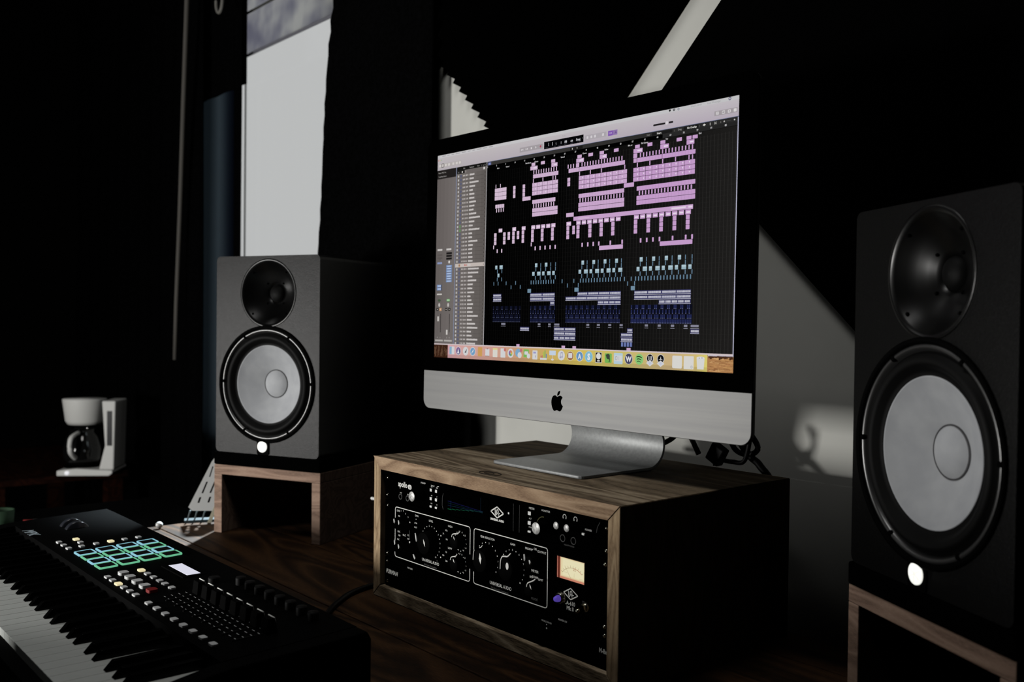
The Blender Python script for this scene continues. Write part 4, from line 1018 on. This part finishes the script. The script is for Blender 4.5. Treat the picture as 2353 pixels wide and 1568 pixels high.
        if kind == 'bars': [R(cx_-2.6+i*2.2, cx_-1.6+i*2.2, 319.4, 325, W2, l+2) for i in range(3)]
        else: Pg([(cx_, 319), (cx_+.8, 322.6), (cx_+4, 324), (cx_, 323.6), (cx_-4, 324), (cx_-.8, 322.6)], W2, l+2)
        Pg([(cx_-6.4, 328.6), (cx_, 324.4), (cx_+6.4, 328.6), (cx_, 333)], W2, l+3); Pg([(cx_-3, 328.4), (cx_, 326.4), (cx_+3, 328.4), (cx_, 331)], (186, 194, 214), l+4)
    elif kind == 'doc': Pg(rrect(cx_-7.8, cx_+7.8, 317.4, 333.6, 1.6, 3), (212, 210, 206), l)
    elif kind == 'doc2': Pg(rrect(cx_-7.8, cx_+7.8, 317.4, 334, .6, 2), (212, 210, 206), l); E(cx_+4.6, 331, 1.7, (170, 174, 180), l+1); E(cx_+4.6, 331, 1, (212, 210, 206), l+2)
    elif kind == 'bin': Pg([(cx_-6.2, 319), (cx_+6.2, 319), (cx_+5, 333.4), (cx_-5, 333.4)], (210, 210, 208), l); E(cx_, 319, 6.2, (216, 216, 214), l+1, 1.6); E(cx_-2, 319.4, .7, (120, 124, 160), l+2); E(cx_+2.2, 319, .8, (120, 124, 160), l+2)
for cx_, kd in zip((48, 64.8, 83.6, 101.4, 120, 137.6, 156.2, 174.6, 192.4, 210.8, 228.6, 246.6, 264.8, 283.8, 302, 320.1, 338.6, 356.4, 375, 393.1, 411.3, 430, 448.5, 466.9, 484.8, 511.6, 530, 548.3),
                   ('face', 'siri', 'rocket', 'compass', 'folder', 'clip', 'note', 'list', 'photos', 'chat', 'facetime', 'pages', 'chart', 'stand', 'music', 'book', 'store', 'S', 'disc', 'leaf', 'panel', 'W', 'waves', 'bars', 'star', 'doc', 'doc2', 'bin')):
    D(cx_, kd)
po = pic.build('display', M_picture, comp, fix=False); po.matrix_local = Md; po['label'] = 'lit screen showing a music arrangement and a dock of icons'

# ---------------------------------------------------------------- speakers
def make_speaker(label):
    t = thing('studio_speaker', label, 'speaker', (0, 0, 0), 0, 'studio speakers')
    hx, hz = .125, .195
    ol = rrect(-hx, hx, 0, 2*hz, .009, 5)
    cb = MB(); n = len(ol)
    rg = [(0, 0), (.318, 0)]
    vs = [(x, y_, z) for y_, _ in rg for x, z in ol]
    fs = [(i, (i+1) % n, n+(i+1) % n, n+i) for i in range(n)] + [tuple(n+i for i in range(n))]
    cb.add(vs, fs)
    cb.build('cabinet', M_vinyl, t)
    HC, WC = (.003, .122+hz), (.0, -.0567+hz)
    holed('front_baffle', ol, [circ(HC[0], HC[1], .064, 64), circ(WC[0], WC[1], .108, 72)], -.0003, M_vinyl, t)
    ho = MB().lathe([(.0675, -.0004), (.067, -.0012), (.0635, -.0008), (.060, .002), (.052, .009), (.042, .0155), (.032, .0205), (.024, .0245), (.0185, .0275), (.0178, .0285)], (HC[0], 0, HC[1]), 64).build('horn', M_horn, t)
    MB().lathe([(.0178, .0285), (.016, .0255), (.012, .0225), (.006, .0205), (.0001, .0198)], (HC[0], 0, HC[1]), 32).build('tweeter', M_rubber, t)
    for a in (135, 45, 225, 315):
        for rr_, yy in ((.057, .0030), (.0275, .0215)):
            a_ = math.radians(a); s_ = MB().lathe([(.0001, -.0008), (.0012, -.0008), (.0019, 0), (.0019, .002)], n=12).build('screw', M_black, ho); s_.location = (HC[0]+rr_*math.cos(a_), yy, HC[1]+rr_*math.sin(a_))
    MB().lathe([(.1155, -.0004), (.115, -.0032), (.112, -.0042), (.1095, -.0030), (.108, .0002)], (WC[0], 0, WC[1]), 80).build('woofer_rim', M_black, t)
    rg_ = MB().lathe([(.1085, .0), (.1072, -.0012), (.1050, -.0014), (.1030, .0012), (.1015, .0045)], (WC[0], 0, WC[1]), 80).build('woofer_ring', M_ring, t)
    for a in (2, 60, 120, 178, 240, 300):
        a_ = math.radians(a); s_ = MB().lathe([(.0001, -.0026), (.0022, -.0026), (.0034, -.0008), (.0034, .001)], n=12).build('screw', M_black, rg_); s_.location = (WC[0]+.1056*math.cos(a_), 0, WC[1]+.1056*math.sin(a_))
    MB().lathe([(.1016, .0045), (.100, .004), (.097, -.001), (.092, -.004), (.087, -.001), (.083, .004), (.080, .006), (.077, .006)], (WC[0], 0, WC[1]), 80).build('surround', M_rubber, t)
    co = MB().lathe([(.0768, .0058), (.0762, .0052), (.0752, .006), (.060, .0145), (.045, .0225), (.033, .0285), (.0278, .031)], (WC[0], 0, WC[1]), 80).build('cone', M_cone, t)
    MB().lathe([(.0282, .0300), (.0268, .0290), (.0262, .0306)], (WC[0], 0, WC[1]), 48).build('glue_ring', M_capline, co)
    MB().lathe([(.0266, .0302), (.022, .0278), (.015, .0258), (.007, .0248), (.0001, .0245)], (WC[0], 0, WC[1]), 48).build('dust_cap', M_cone, co)
    bp_ = MB().prism(rrect(-.0205, .0085, -.0025-.1925+hz+.0, .030-.1925+hz-.003, .004, 4), -.0022, -.0004).build('badge_plate', M_black, t)
    zc = -.1790+hz
    MB().lathe([(.0112, -.0023), (.0112, -.0034), (.0102, -.0040), (.0001, -.0044)], (-.0068, 0, zc), 32).build('badge_light', M_glow, bp_)
    cr = MB()      # three crossed rods on the round badge
    for i in range(3):
        a_ = PI/2+i*PI/3; dx, dz = math.cos(a_)*.0088, math.sin(a_)*.0088
        cr.tube([(-.0068-dx, -.0045, zc-dz), (-.0068+dx, -.0045, zc+dz)], .0004, 5)
    cr.build('badge_mark', mat('pale_grey_mark', (200, 200, 196), .5, emit=(214, 214, 206)), bp_)
    return t
spk = make_speaker('black studio speaker with white cone on the riser left of the screen')
SB = .3588-.195
YL = .4378; YR = -.4835
spk.location = (-1.736, .848, SB); spk.rotation_euler = (0, 0, YL)
spr = dup(spk, (-.457+.0, .929, SB), YR, 'black studio speaker with white cone at the right edge, nearest')
# risers and pads
def make_riser(label, zt):
    t = thing('speaker_riser', label, 'speaker riser', (0, 0, 0), 0, 'speaker risers')
    hx = .129; th = .0195
    MB().box(-hx, hx, 0, .31, zt-th, zt).build('top_board', M_riser, t, bevel=.001)
    for s in (-1, 1):
        MB().box(min(s*hx, s*(hx-th)), max(s*hx, s*(hx-th)), 0, .31, 0, zt-th-.0002).build('side_board', M_riser, t, bevel=.001)
    return t
def make_pad(label, h):
    t = thing('isolation_pad', label, 'speaker pad', (0, 0, 0), 0, 'isolation pads')
    MB().box(-.129, .129, -.002, .30, .0002, h-.0004).build('foam_block', M_foam, t, bevel=.003)
    MB().box(-.10, .10, .002, .29, h-.0003, h-.0001).build('grip_sheet', M_rubber, t)
    return t
ZR = .1372
ri = make_riser('open wooden riser carrying the left speaker beside the keyboard', ZR); ri.location = (-1.736, .848, 0); ri.rotation_euler = (0, 0, YL)
rr_ = dup(ri, (-.457, .929, 0), YR, 'open wooden riser carrying the right speaker in the dark corner')
pd = make_pad('black foam pad between the left speaker and its riser', SB-ZR); pd.location = (-1.736, .848, ZR); pd.rotation_euler = (0, 0, YL)
dup(pd, (-.457, .929, ZR), YR, 'black foam pad between the right speaker and its riser')

# ---------------------------------------------------------------- controller keyboard
kb = thing('keyboard_controller', 'black piano keyboard with lit green and blue pads on the desk', 'keyboard', (-1.36, .42, 0))
KX, KY = 1.36, -.42
def kbx(mb, name, m, **k):
    o = mb.build(name, m, kb, **k); o.location = (KX, KY, 0); return o
L0, L1 = -1.832, -.925
def PZ(y): return .070+(y-.433)*.035
body = MB()
prof = [(.262, .012), (.262, .040), (.278, .042), (.278, .030), (.4155, .030), (.4155, PZ(.4155)), (.578, PZ(.578)), (.583, .066), (.583, .012)]
n = len(prof); vs = [(x, y_, z) for x in (-1.7995, -.9505) for y_, z in prof]
body.add(vs, [tuple(range(n))[::-1], tuple(n+i for i in range(n))] + [(i, (i+1) % n, n+(i+1) % n, n+i) for i in range(n)])
kbx(body, 'body', M_black)
for xa, xb in ((L0, -1.7997), (-.9503, L1)):
    pr_ = [(.262, .012), (.262, .046), (.40, .068), (.4155, PZ(.4155)), (.578, PZ(.578)), (.583, .066), (.583, .012)]; n = len(pr_)
    e = MB(); e.add([(x, y_, z) for x in (xa, xb) for y_, z in pr_], [tuple(range(n))[::-1], tuple(n+i for i in range(n))] + [(i, (i+1) % n, n+(i+1) % n, n+i) for i in range(n)])
    kbx(e, 'end_cheek', M_black, bevel=.002)
for x in (-1.78, -.98):
    for y_ in (.29, .55):
        kbx(MB().lathe([(.0001, 0), (.010, 0), (.010, .0118), (.0001, .0118)], (0, 0, 0), 16, M=Matrix.Translation((x, y_, 0)) @ Matrix.Rotation(PI/2, 4, 'X')), 'foot', M_rubber)
# white keys
wk = MB().box(-.01155, .01155, 0, .1355, .034, .051).build('white_key', M_keywhite, kb, bevel=.0005)
wk.location = (KX-1.7975+.01175, KY+.279, 0)
for i in range(1, 36):
    clone(wk, 'white_key', kb, (KX-1.7975+.01175+.0235*i, KY+.279, 0))
bk = MB(); w0, w1 = .0053, .0042
bk.add([(-w0, .0, .0512), (w0, .0, .0512), (w0, .0865, .0512), (-w0, .0865, .0512), (-w1, .009, .0615), (w1, .009, .0615), (w1, .0865, .0625), (-w1, .0865, .0625)],
       [(0,1,5,4), (1,2,6,5), (2,3,7,6), (3,0,4,7), (4,5,6,7), (0,3,2,1)])
b0 = bk.build('black_key', mat('black_key_plastic', linear=(.0008,)*3, rough=.22, spec=.1), kb, bevel=.0008)
first = True
for o_ in range(5):
    for v in (.021, .0495, .0905, .1175, .1445):
        x = KX-1.7975+o_*.1645+v
        if first: b0.location = (x, KY+.329, 0); first = False
        else: clone(b0, 'black_key', kb, (x, KY+.329, 0))
# pads
def ringmesh(w_, d_, t_):
    b = MB(); o_ = rrect(0, w_, 0, d_, .003, 3); i_ = rrect(t_, w_-t_, t_, d_-t_, .0018, 3); n = len(o_)
    vs = [(x, y_, 0) for x, y_ in o_] + [(x, y_, 0) for x, y_ in i_] + [(x, y_, -.003) for x, y_ in o_]
    b.add(vs, [(i, (i+1) % n, n+(i+1) % n, n+i) for i in range(n)] + [(i, 2*n+i, 2*n+(i+1) % n, (i+1) % n) for i in range(n)])
    return b
glA = mat('pad_glow_cyan', (40, 60, 70), emit=(136, 192, 208)); glB = mat('pad_glow_green', (30, 60, 46), emit=(102, 182, 140))
pad0 = MB().prism([(0, 0), (.0235, 0), (.0235, .0225), (0, .0225)], 0, 1)
pad_mesh = None
for j in range(4):
    for i in range(4):
        x, y_ = -1.532+.0322*i, .4345+.0312*j; z = PZ(y_+.013)
        if pad_mesh is None:
            b = MB().box(.0022, .0258, .0022, .0243, -.002, .0016); p_ = b.build('drum_pad', M_rubber, kb, bevel=.0006); pad_mesh = p_
            rA = ringmesh(.0280, .0265, .0022).build('glow_ring', glA, p_); rA.location = (0, 0, .0018)
            meA = rA.data; meB = meA.copy(); meB.materials[0] = glB
        else:
            p_ = pad_mesh.copy(); C.objects.link(p_); p_.parent = kb
            rB = rA.copy(); C.objects.link(rB); rB.parent = p_; rB.location = (0, 0, .0018)
            rB.data = meA if i % 2 == 0 else meB
        p_.location = (KX+x, KY+y_, z); p_.rotation_euler = (.035, 0, 0)
        p_['label'] = 'drum pad ringed in pale blue light' if i % 2 == 0 else 'drum pad ringed in green light'
# buttons
def btn(w_, d_, m, h=.0022):
    o = MB().prism([(x, z) for x, z in rrect(-w_/2, w_/2, -d_/2, d_/2, min(w_, d_)*.25, 3)], 0, 1)
    b = MB(); b.v = [(x, z, (h if y_ < .5 else -.002)) for x, y_, z in o.v]; b.f = o.f; b.c = o.c; b.sm = o.sm
    return b.build('button', m, kb)
protos = {}
def put(kind, x, y_):
    z = PZ(y_)
    if kind not in protos:
        o = {'s': lambda: btn(.0115, .0075, M_btn), 'l': lambda: btn(.0125, .0085, M_btnlit), 'b': lambda: btn(.0145, .0125, M_btn, .004), 'r': lambda: btn(.0145, .0125, mat('dark_red_rubber', (130, 12, 14), .6), .004)}[kind]()
        protos[kind] = o
        if kind == 'l': o['label'] = 'button lit cream'
        if kind == 'r': o['label'] = 'dark red record button'
    else:
        o = protos[kind].copy(); C.objects.link(o)
    o.location = (KX+x, KY+y_, z)
for x in (-1.616, -1.591, -1.564): put('s', x, .437)
put('l', -1.618, .463); put('s', -1.591, .462); put('s', -1.564, .456)
for x, y_, k_ in ((-1.565, .478, 's'), (-1.565, .500, 'l'), (-1.563, .521, 's'), (-1.561, .542, 's')): put(k_, x, y_)
for i, x in enumerate((-1.358, -1.337, -1.314, -1.292, -1.269, -1.247)): put('l' if i == 2 else 's', x, .430)
for i, x in enumerate((-1.360, -1.336, -1.313, -1.290, -1.270, -1.246)): put('l' if i == 0 else 's', x, .4765)
for i, x in enumerate((-1.359, -1.332, -1.304, -1.276, -1.250)): put('b' if i < 4 else 'r', x, .4515)
for i in range(8): put('s', -1.201+.0281*i, .430)
# lcd
kbx(MB().box(-1.362, -1.281, .505, .539, PZ(.52)-.002, PZ(.52)+.0014), 'lcd_frame', M_black)
l_ = MB().box(-1.354, -1.287, .513, .532, PZ(.52)+.0015, PZ(.52)+.0019); kbx(l_, 'lcd', mat('lcd_white', (190, 190, 200), emit=(196, 196, 210)))
# encoder and knobs
def topknob(x, y_, r, h, name='knob'):
    o = MB().lathe([(r, -.0005), (r, h*.8), (r*.9, h), (.0001, h)], n=24, M=Matrix.Rotation(PI/2, 4, 'X')).build(name, M_rubber, kb)
    o.location = (KX+x, KY+y_, PZ(y_)); return o
topknob(-1.236, .530, .008, .007, 'encoder')
for i in range(8):
    o = topknob(-1.201+.0281*i, .552, .007, .010)
M_wheel = mat('glossy_wheel_rim', linear=(.02, .022, .028), rough=.25, spec=.5)
for x in (-1.738, -1.708):
    wl_ = kbx(MB().lathe([(.0001, -.006), (.0195, -.006), (.0205, -.0045), (.0205, .0045), (.0195, .006), (.0001, .006)], n=40, M=Matrix.Translation((x, .490, .0625)) @ Matrix.Rotation(PI/2, 4, 'Z')), 'wheel', M_wheel)
# faders: slot, cap with its edge highlights painted as white lines
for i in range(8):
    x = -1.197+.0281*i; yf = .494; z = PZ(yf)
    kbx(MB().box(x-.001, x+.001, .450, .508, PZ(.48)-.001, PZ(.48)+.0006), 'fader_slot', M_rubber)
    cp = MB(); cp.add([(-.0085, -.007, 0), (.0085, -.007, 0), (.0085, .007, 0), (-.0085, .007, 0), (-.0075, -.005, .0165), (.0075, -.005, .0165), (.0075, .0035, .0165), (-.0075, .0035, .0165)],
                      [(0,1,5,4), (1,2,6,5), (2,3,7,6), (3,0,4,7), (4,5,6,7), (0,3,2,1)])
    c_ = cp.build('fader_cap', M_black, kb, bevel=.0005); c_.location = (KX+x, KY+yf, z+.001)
    MB().tube([(-.0078, .0032, .0167), (.0074, .0032, .0167)], .0008, 6).build('edge_highlight', M_print, c_)
    MB().tube([(.0078, .0034, .0165), (.0086, .0062, .005)], .00035, 6, r2=.0002).build('edge_highlight', M_dimprint, c_)
# printed marks
pr = MB()
def flat(x0, x1, y0_, y1_): pr.add([(x0, y0_, PZ(y0_)+.0004), (x1, y0_, PZ(y0_)+.0004), (x1, y1_, PZ(y1_)+.0004), (x0, y1_, PZ(y1_)+.0004)], [(0, 1, 2, 3)])
for r_, y_ in enumerate((.4555, .4645, .474, .483, .492)):
    for i in range(16): 
        x = -1.219+.01405*i+r_*.0005; flat(x, x+.0062, y_, y_+.0007)
kbx(pr, 'scale_marks', mat('mid_grey_print', (225, 225, 225), .6), fix=False)
vs, fs = text_geo('MPK', .024, 'CENTER', .3, .0002)
mk_ = MB().add([(-1.724+a*1.05, .414+c, PZ(.42)+.0004) for a, c, _ in vs], fs)
kbx(mk_, 'lettering', mat('blue_grey_print', (205, 222, 232), .6), fix=False)
vs, fs = text_geo('professional', .006, 'CENTER')
mk_ = MB().add([(-1.745+a*1.05, .404+c, PZ(.41)+.0004) for a, c, _ in vs], fs)

# ---------------------------------------------------------------- cables and little things
M_cable = mat('black_cable', linear=(.0012,)*3, rough=.5, spec=.08)
cyc = 1.175
def cable(name, pts, r, label, m=M_cable, cat='cable'):
    return tag(MB().tube(smoothpath(pts), r, 8).build(name, m), label, cat)
cable('black_cord', [(-.985, cyc-.03, .300), (-.962, cyc-.02, .262), (-.985, cyc-.03, .240), (-1.03, cyc-.03, .226), (-1.06, cyc, .2235)], .004, 'black cord curling down beside the computer stand')
cable('usb_cable', [(-.885, cyc, .285), (-.868, cyc, .245), (-.842, cyc, .238), (-.826, cyc, .250), (-.838, cyc-.01, .276)], .0042, 'black looping cable under the right corner of the computer')
cable('audio_cable', [(-.872, cyc+.005, .290), (-.862, cyc+.004, .258), (-.842, cyc+.004, .235), (-.822, cyc, .2235), (-.80, cyc, .19), (-.80, cyc, .08), (-.80, cyc, .006)], .0055, 'thick black cable dropping behind the rack case from the computer')
cable('thin_cable', [(-.905, cyc-.012, .236), (-.885, cyc-.012, .228), (-.862, cyc-.012, .226), (-.840, cyc-.012, .231), (-.83, cyc-.012, .272)], .0035, 'thin black cable sagging behind the rack case')
adp = thing('power_adapter', 'small black power adapter behind the right of the computer', 'adapter', (-.887, cyc-.028, .2195))
MB().box(-.012, .012, -.008, .008, .006, .034, M=Matrix.Rotation(.5, 4, 'Y')).build('housing', M_cable, adp, bevel=.002)
MB().tube([(.004, 0, .010), (.006, 0, -.0)], .003, 8).build('strain_relief', M_cable, adp)
plug = thing('white_plug', 'short white plug lead leaning under the computer chin', 'plug', (-.93, cyc-.02, .2195))
MB().tube([(-.012, 0, .050), (.012, 0, .0125)], .0042, 10).build('plug_body', M_white, plug)
MB().tube([(-.022, 0, .075), (-.012, 0, .049)], .0022, 8).build('lead', M_white, plug)
stick = thing('white_rod', 'thin white tapered stick poking out left of the rack case', 'stick', (-1.40, .93, 0))
MB().tube([(-.075, 0, .1075), (.11, 0, .112)], .0026, 10, r2=.0044).build('shaft', M_white, stick)
MB().lathe([(.0001, -.0045), (.0028, -.003), (.0032, 0), (.0024, .003), (.0001, .0045)], (0, 0, 0), 14, M=Matrix.Translation((-.077, 0, .1074)) @ Matrix.Rotation(PI/2, 4, 'Z')).build('tip', M_white, stick)
MB().box(.09, .11, -.01, .01, 0, .106).build('rest', M_black, stick)
cable('desk_cable', [(-1.02, .585, .012), (-1.10, .63, .0045), (-1.20, .68, .0045), (-1.26, .735, .0045), (-1.30, .80, .0045), (-1.32, .92, .0045)], .004, 'black cable lying across the desk between keyboard and rack case')

# slotted white stand on a dark base, leaning behind the left riser
tw = thing('slotted_stand', 'white tapered slotted panel on a dark base beside the left riser', 'stand', (-1.942, .832, 0), 1.17)
ol = [(-.052, .034), (-.044, .026), (.040, .022), (.040, .150), (.010, .150), (-.006, .128)]
slots = [[(-.034+dx, .042), (-.030+dx, .042), (-.026+dx, .054), (-.030+dx, .054)] for dx in (0, .020)] + [[(-.026+dx, .062), (-.0225+dx, .062), (-.013+dx, .086), (-.0165+dx, .086)] for dx in (0, .016)] + [[(-.011, .096), (-.0085, .096), (-.002, .118), (-.0045, .118)]]
holed('slotted_panel', ol, slots, 0, M_white, tw)
MB().box(-.060, .020, .004, .03, .0, .005).build('base_plate', mat('dark_teal_plastic', (40, 52, 56), .5), tw)
for x in (-.054, -.040, -.024, -.008): MB().tube([(x, .01, .004), (x+.006, .004, .026)], .0016, 6).build('base_rod', mat('grey_rod', (90, 100, 102), .5), tw)
MB().prism([(-.014, .0), (-.006, .0), (.016, .060), (.010, .060)], -.006, -.003).build('cream_strut', mat('cream_plastic', (206, 200, 176), .6), tw)
tag(MB().lathe([(.0001, -.0075), (.0045, -.006), (.0068, -.002), (.0068, .002), (.004, .006), (.0001, .0072)], (-1.945, .717, .0078), 20).build('silver_ball', M_silver), 'tiny silver ball knob on the far left desk corner', 'knob')

# ---------------------------------------------------------------- coffee maker on a dark side table, far left
TZ = -.076
tb = thing('side_table', 'dark reddish wooden side table under the coffee maker', 'table', (-3.45, .90, FZ))
M_tab = wood('dark_red_wood', (16, 5, 3), (34, 14, 8), (50, 24, 12), 'X', rough=.5)
MB().prism([(-.62, 0), (.18, 0), (.18, .02), (-.62, .02)], -.22, .20).build('table_top', M_tab, tb).location = (0, 0, TZ-FZ-.022)
for x in (-.56, .12):
    for y_ in (-.19, .17): MB().box(x-.025, x+.025, y_-.025, y_+.025, 0, TZ-FZ-.0225).build('leg', M_tab, tb)
cf = thing('coffee_maker', 'white drip coffee maker with glass carafe on the far side table', 'coffee maker', (-3.27, .985, TZ), YAW+.1); cf.scale = (.88, .88, .80)
M_cf = mat('white_appliance_plastic', (240, 240, 236), .45)
MB().prism([(-.098, 0), (.085, 0), (.098, .010), (.098, .022), (-.03, .030), (-.098, .022)], -.085, .085).build('base', M_cf, cf, bevel=.004)
# hot plate, front
MB().lathe([(.0001, 0), (.062, 0), (.062, -.006), (.0001, -.006)], n=32, M=Matrix.Translation((-.035, 0, .031)) @ Matrix.Rotation(PI/2, 4, 'X')).build('hot_plate', M_black, cf)
MB().prism([(.045, .022), (.098, .022), (.104, .300), (.055, .300), (.066, .12)], -.07, .07).build('tank_column', M_cf, cf, bevel=.005)
MB().box(.074, .092, -.0712, -.0702, .12, .26).build('water_window', mat('smoky_window', (40, 40, 42), .3), cf)
MB().lathe([(.0001, .200), (.058, .200), (.066, .215), (.076, .298), (.076, .303), (.0001, .306)], n=36, M=Matrix.Translation((-.028, 0, 0)) @ Matrix.Rotation(PI/2, 4, 'X')).build('brew_basket', M_cf, cf)
MB().lathe([(.0001, .040), (.052, .040), (.066, .065), (.068, .10), (.056, .150), (.042, .170), (.044, .182)], n=36, M=Matrix.Translation((-.035, 0, -.002)) @ Matrix.Rotation(PI/2, 4, 'X')).build('carafe', mat('dark_carafe_glass', linear=(.006,)*3, rough=.08, spec=.5), cf)
ca = MB().tube(smoothpath([(-.035, -.045, .168), (-.045, -.092, .150), (-.045, -.098, .10), (-.038, -.066, .068)]), .009, 8).build('carafe_handle', M_cf, cf)
MB().lathe([(.0001, -.003), (.008, -.003), (.008, 0)], (-.06, -.0858, .013), 16).build('power_button', mat('button_light', (220, 220, 220), emit=(200, 200, 205)), cf)

# bits at the far left behind the keyboard
cup = MB().lathe([(.0001, .0), (.026, .0), (.029, .05), (.026, .048), (.023, .004), (.0001, .004)], n=28, M=Matrix.Translation((-2.352, .513, -.0498)) @ Matrix.Rotation(PI/2, 4, 'X'))
tag(cup.build('green_cup', mat('dull_green', (34, 58, 38), .7)), 'dull green cup at the far left behind the keyboard', 'cup')
mkr = thing('marker_pen', 'red and white marker pen lying on the low shelf behind the keyboard', 'pen', (-2.388, .597, -.0498), 1.32)
MB().tube([(-.008, 0, .0062), (.030, 0, .0062)], .006, 10).build('barrel', M_white, mkr)
MB().tube([(-.028, 0, .0066), (-.0085, 0, .0066)], .0064, 10).build('cap', mat('dull_red', (130, 40, 38), .6), mkr)
sh_ = thing('low_shelf', 'dark low shelf beyond the left end of the desk', 'shelf', (-2.34, .68, FZ))
MB().box(-.24, .24, -.30, .26, -.05-FZ-.021, -.05-FZ).build('shelf_board', M_black, sh_)
for x in (-.21, .21):
    for y_ in (-.27, .23): MB().box(x-.015, x+.015, y_-.015, y_+.015, 0, -.05-FZ-.0212).build('leg', M_black, sh_)

# ---------------------------------------------------------------- unseen chair added in front of the desk to block the low light
ch_ = thing('blocker_chair', 'unseen black chair added before the desk to shade its right side', 'chair', (-1.08, .30, FZ), 0)
MB().prism(rrect(-.35, .35, .56, .968, .14, 10), -.32, -.27).build('backrest', M_blackcloth, ch_, bevel=.008)
MB().box(-.28, .28, -.26, .22, .42, .50).build('seat', M_blackcloth, ch_, bevel=.02)
MB().box(-.04, .04, -.25, -.22, .40, .62).build('back_bracket', M_black, ch_)
MB().tube([(0, 0, .08), (0, 0, .42)], .025, 16).build('gas_column', M_ring, ch_)
for i in range(5):
    a = i*2*PI/5; c_, s_ = math.cos(a), math.sin(a)
    l_ = MB().tube([(0, 0, .09), (.26*c_, .26*s_, .065)], .018, 8, r2=.012).build('leg', M_black, ch_)
    MB().tube([(.26*c_-.01, .26*s_, .028), (.26*c_+.01, .26*s_, .028)], .028, 14).build('caster', M_rubber, l_)
